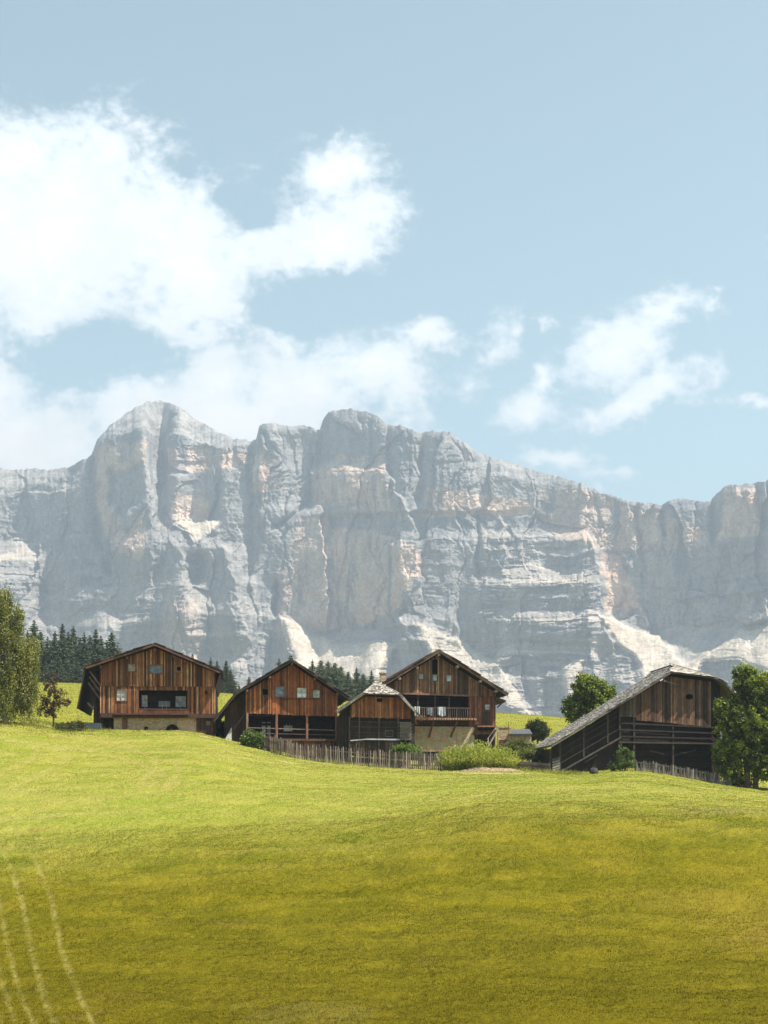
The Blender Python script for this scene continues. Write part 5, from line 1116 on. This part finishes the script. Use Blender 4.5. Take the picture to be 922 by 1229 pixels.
# ================================================================ small things around the farm
def outbuilding():
    Y = 174; o = W(597, 893, Y); k = Y/F; root = empty('stone_outbuilding', o, 0, 'low pale stone outbuilding with dark corrugated lean-to roof at its right end', 'outbuilding')
    x = lambda px: (px-597)*k; z = lambda py: (893-py)*k
    mb = MB(); mb.box(0, x(614), 0, .5, z(915), z(873.5), (.36, .3, .24)); mb.box(x(614)+.002, x(638), .02, 2.5, z(915), z(881.5), (.42, .34, .26)); mb.build('wall', M['stone'], root)
    mb = MB(); mb.box(-.05, x(612), -.06, .56, z(873.5)+.002, z(872), (.34, .31, .28)); mb.build('coping', M['stone'], root)
    mb = MB(); n = 26; x0, x1 = x(610.5), x(639)
    for i in range(n): a = x0+(x1-x0)*i/n; c = x0+(x1-x0)*(i+.62)/n; mb.hexa([(a, -.35, z(881.8)), (c, -.35, z(881.8)), (c, 2.8, z(874.5)), (a, 2.8, z(874.5)), (a, -.35, z(881.8)+.09), (c, -.35, z(881.8)+.09), (c, 2.8, z(874.5)+.09), (a, 2.8, z(874.5)+.09)], (.13, .13, .13))
    mb.slab([(x0, -.3, z(881.9)), (x1, -.3, z(881.9)), (x1, 2.75, z(874.6)), (x0, 2.75, z(874.6))], .05, (.10, .10, .10)); mb.build('roof', M['metal'], root)
    mb = MB(); mb.box(x(600), x(609), -.05, -.004, z(905), z(888), (.10, .06, .04)); mb.build('door', M['wood'], root)
outbuilding()
def thin_pole():
    o = on_ground(610.5, 171); mb = MB(); mb.tube([(0, 0, -.3), (.02, 0, (H-866)*171/F-o[2])], [.05, .035], 6, (.12, .1, .085)); tag(mb.build('pole', M['wood'], loc=o), 'thin grey pole standing at the stone outbuilding roof', 'pole')
thin_pole()
def mound(name, label, cat, px, Y, rx, ry, h, mat, col, seed, kind=None):
    o = on_ground(px, Y); n = 48; vs = []; X_, Y_ = np.meshgrid(np.linspace(-1, 1, n), np.linspace(-1, 1, n)); rr = np.hypot(X_, Y_)
    Z_ = h*np.clip(1-rr**2, 0, 1)**.8*(.45+1.1*fbm(seed, X_*4+5, Y_*2+5, 5, .65)); gx, gy = o[0]+X_*rx, o[1]+Y_*ry; Z_ = ground_h(gx, gy)-o[2]+Z_-.14*(rr > .97)
    i = np.arange(n*n).reshape(n, n); f_ = np.stack([i[:-1, :-1], i[:-1, 1:], i[1:, 1:], i[1:, :-1]], -1).reshape(-1, 4)
    return tag(mesh_from(name, np.stack([X_*rx, Y_*ry, Z_], -1).reshape(-1, 3), f_, M[mat], None, np.array([col]*(n*n)), True, o), label, cat)
mound('hay_heap', 'low flat heap of pale hay and earth below the yellow green bush', 'heap', 590, 146.6, 2.9, 1.0, .34, 'hay', (.24, .185, .11), 401)
def boulder():
    o = on_ground(713, 146.6); r = np.random.default_rng(9); n, m = 14, 9; vs = []; fs = []
    for i in range(m):
        for j in range(n):
            a = 6.283*j/n; p = math.pi*i/(m-1); k = .8+.35*float(fbm(402, np.array([math.cos(a)*math.sin(p)*1.3+4]), np.array([math.sin(a)*math.sin(p)*1.3+math.cos(p)+4]), 2)[0]); vs.append((.42*k*math.cos(a)*math.sin(p), .4*k*math.sin(a)*math.sin(p), .22+.36*k*math.cos(p)))
    for i in range(m-1):
        for j in range(n): fs.append((i*n+j, i*n+(j+1) % n, (i+1)*n+(j+1) % n, (i+1)*n+j))
    tag(mesh_from('boulder', vs, fs, M['bark'], None, np.array([(.06, .055, .05)]*len(vs)), True, o), 'grey boulder lying under the open wing of the shingled barn', 'boulder')
boulder()
def at_b(b, x, y, z):
    c, s = math.cos(b.root.rotation_euler.z), math.sin(b.root.rotation_euler.z); l = b.root.location; return (l.x+c*x-s*y, l.y+s*x+c*y, l.z+z)
def trough():
    o = on_ground(111, 151.2); root = empty('water_trough', o, 0, 'dark metal water trough at the left corner of the leftmost farmhouse', 'trough'); mb = MB(); w, d, h, t = .75, .32, .62, .04
    mb.box(-w, w, -d, -d+t, .12, h, (.05, .07, .09)); mb.box(-w, w, d-t, d, .12, h, (.05, .07, .09)); mb.box(-w, -w+t, -d+t, d-t, .12, h, (.05, .07, .09)); mb.box(w-t, w, -d+t, d-t, .12, h, (.05, .07, .09)); mb.box(-w+t, w-t, -d+t, d-t, .12, .2, (.04, .05, .06)); mb.build('basin', M['metal'], root)
    wt = MB(); wt.box(-w+t+.002, w-t-.002, -d+t+.002, d-t-.002, .5, .52, (.10, .14, .17)); wt.build('water', M['glass'], root)
    for x in (-.55, .55):
        mb = MB(); mb.box(x-.07, x+.07, -d+.03, d-.03, -.35, .118, (.08, .08, .08)); mb.build('leg', M['metal'], root)
trough()
def cloth(b, px0, px1, py0, py1, y, label, seed, col=(.42, .42, .42)):
    x0, x1, z0, z1 = b.x(px0), b.x(px1), b.z(py1), b.z(py0); n, m = 16, 12; r = np.random.default_rng(seed); u, v_ = np.meshgrid(np.linspace(0, 1, n), np.linspace(0, 1, m)); ph = r.random()*6
    yy = .05*np.sin(u*17+ph)*(.3+v_)+.03*np.sin(u*7+2*ph); zz = z1-v_*(z1-z0)*(1-.08*np.sin(u*5+ph)); Vf = np.stack([(u-.5)*(x1-x0), yy, zz-z1], -1).reshape(-1, 3); Vb = Vf+np.array([0, .015, 0])
    i = np.arange(n*m).reshape(m, n); f1 = np.stack([i[:-1, :-1], i[1:, :-1], i[1:, 1:], i[:-1, 1:]], -1).reshape(-1, 4); f2 = f1[:, ::-1]+n*m
    o = mesh_from('hanging_cloth', np.concatenate([Vf, Vb]), np.concatenate([f1, f2]), M['fabric'], None, np.array([col]*(2*n*m)), True, at_b(b, (x0+x1)/2, y, z1)); o.rotation_euler = b.root.rotation_euler; tag(o, label, 'laundry', 'laundry on the balcony')
cloth(BIG, 496, 502.5, 848.8, 860, -.76, 'white cloth hanging over the balcony rail at its left end', 1); cloth(BIG, 523.5, 533, 849, 859.5, -.76, 'wide pale cloth hanging over the middle of the balcony rail', 2, (.36, .37, .40)); cloth(BIG, 511, 518, 850, 859, -.76, 'greyish cloth on the balcony rail between the two paler ones', 3, (.18, .19, .21))
def flowerbox():
    b = BIG; o = at_b(b, b.x(502), -1.02, b.z(862.5)); root = empty('flower_box', o, b.root.rotation_euler.z, 'flower box with dry red brown geraniums on the balcony edge', 'flower box'); mb = MB(); mb.box(-.8, .8, -.12, .12, -.2, .02, (.14, .08, .05)); mb.build('box', M['wood'], root)
    foliage('flowers', [(x, 0, -.02, .4, .2, .2) for x in (-.7, -.3, .15, .6)]+[(-.5, -.1, -.4, .4, .15, .25)], 46, 26, .14, .10, [(.28, .07, .045), (.22, .09, .05), (.12, .10, .03), (.35, .14, .10)], 55, root, shell=.2)
flowerbox()
def firewood():
    b = SHED; root = empty('firewood_stack', at_b(b, b.x(486.5), -.18, b.z(889)), b.root.rotation_euler.z, 'stack of split firewood against the right end of the small shed', 'firewood'); r = np.random.default_rng(77)
    mb = MB(); mb.tube([(0, -.22, 0), (0, .22, 0)], [.085, .085], 7, (.17, .14, .115)); first = mb.build('log', M['wood'], root)
    k = 0
    for j in range(11):
        for i in range(6):
            x = -.42+i*.168+(.084 if j % 2 else 0)
            if k: l = first.copy(); COL.objects.link(l)
            else: l = first
            l.parent = root; l.location = (x, r.normal()*.025, .09+j*.148); s = .8+.35*r.random(); l.scale = (s, 1, s*.95); l.rotation_euler = (0, r.random()*3, 0); k += 1
firewood()
def pale_board():
    b = SHED; o = at_b(b, b.x(421), -.25, b.z(889)); mb = MB(); w = b.x(481)-b.x(421); mb.bar((0, 0, 0), (w*.33, 0, .12), .14, .10, (.42, .41, .39)); mb.bar((w*.33+.01, 0, .12), (w, 0, .08), .16, .13, (.46, .45, .43)); m_ = mb.build('long_board', M['paint'], loc=o); m_.rotation_euler = b.root.rotation_euler; tag(m_, 'long pale board resting along the front of the small shed', 'board')
    for (px, lb) in ((430, 'left trestle holding up the long pale board at the small shed'), (470, 'right trestle holding up the long pale board at the small shed')):
        mb = MB(); q = at_b(b, b.x(px), -.25, b.z(889)); g = gz(q[0], q[1])
        for sx in (-.25, .25): mb.bar((sx, -.05, g-q[2]-.1), (sx*.3, 0, -.02), .06, .06, (.1, .08, .065))
        mb.bar((-.3, 0, -.03), (.3, 0, -.03), .07, .07, (.1, .08, .065)); tag(mb.build('trestle', M['wood'], loc=q), lb, 'trestle', 'trestles under the pale board')
pale_board()
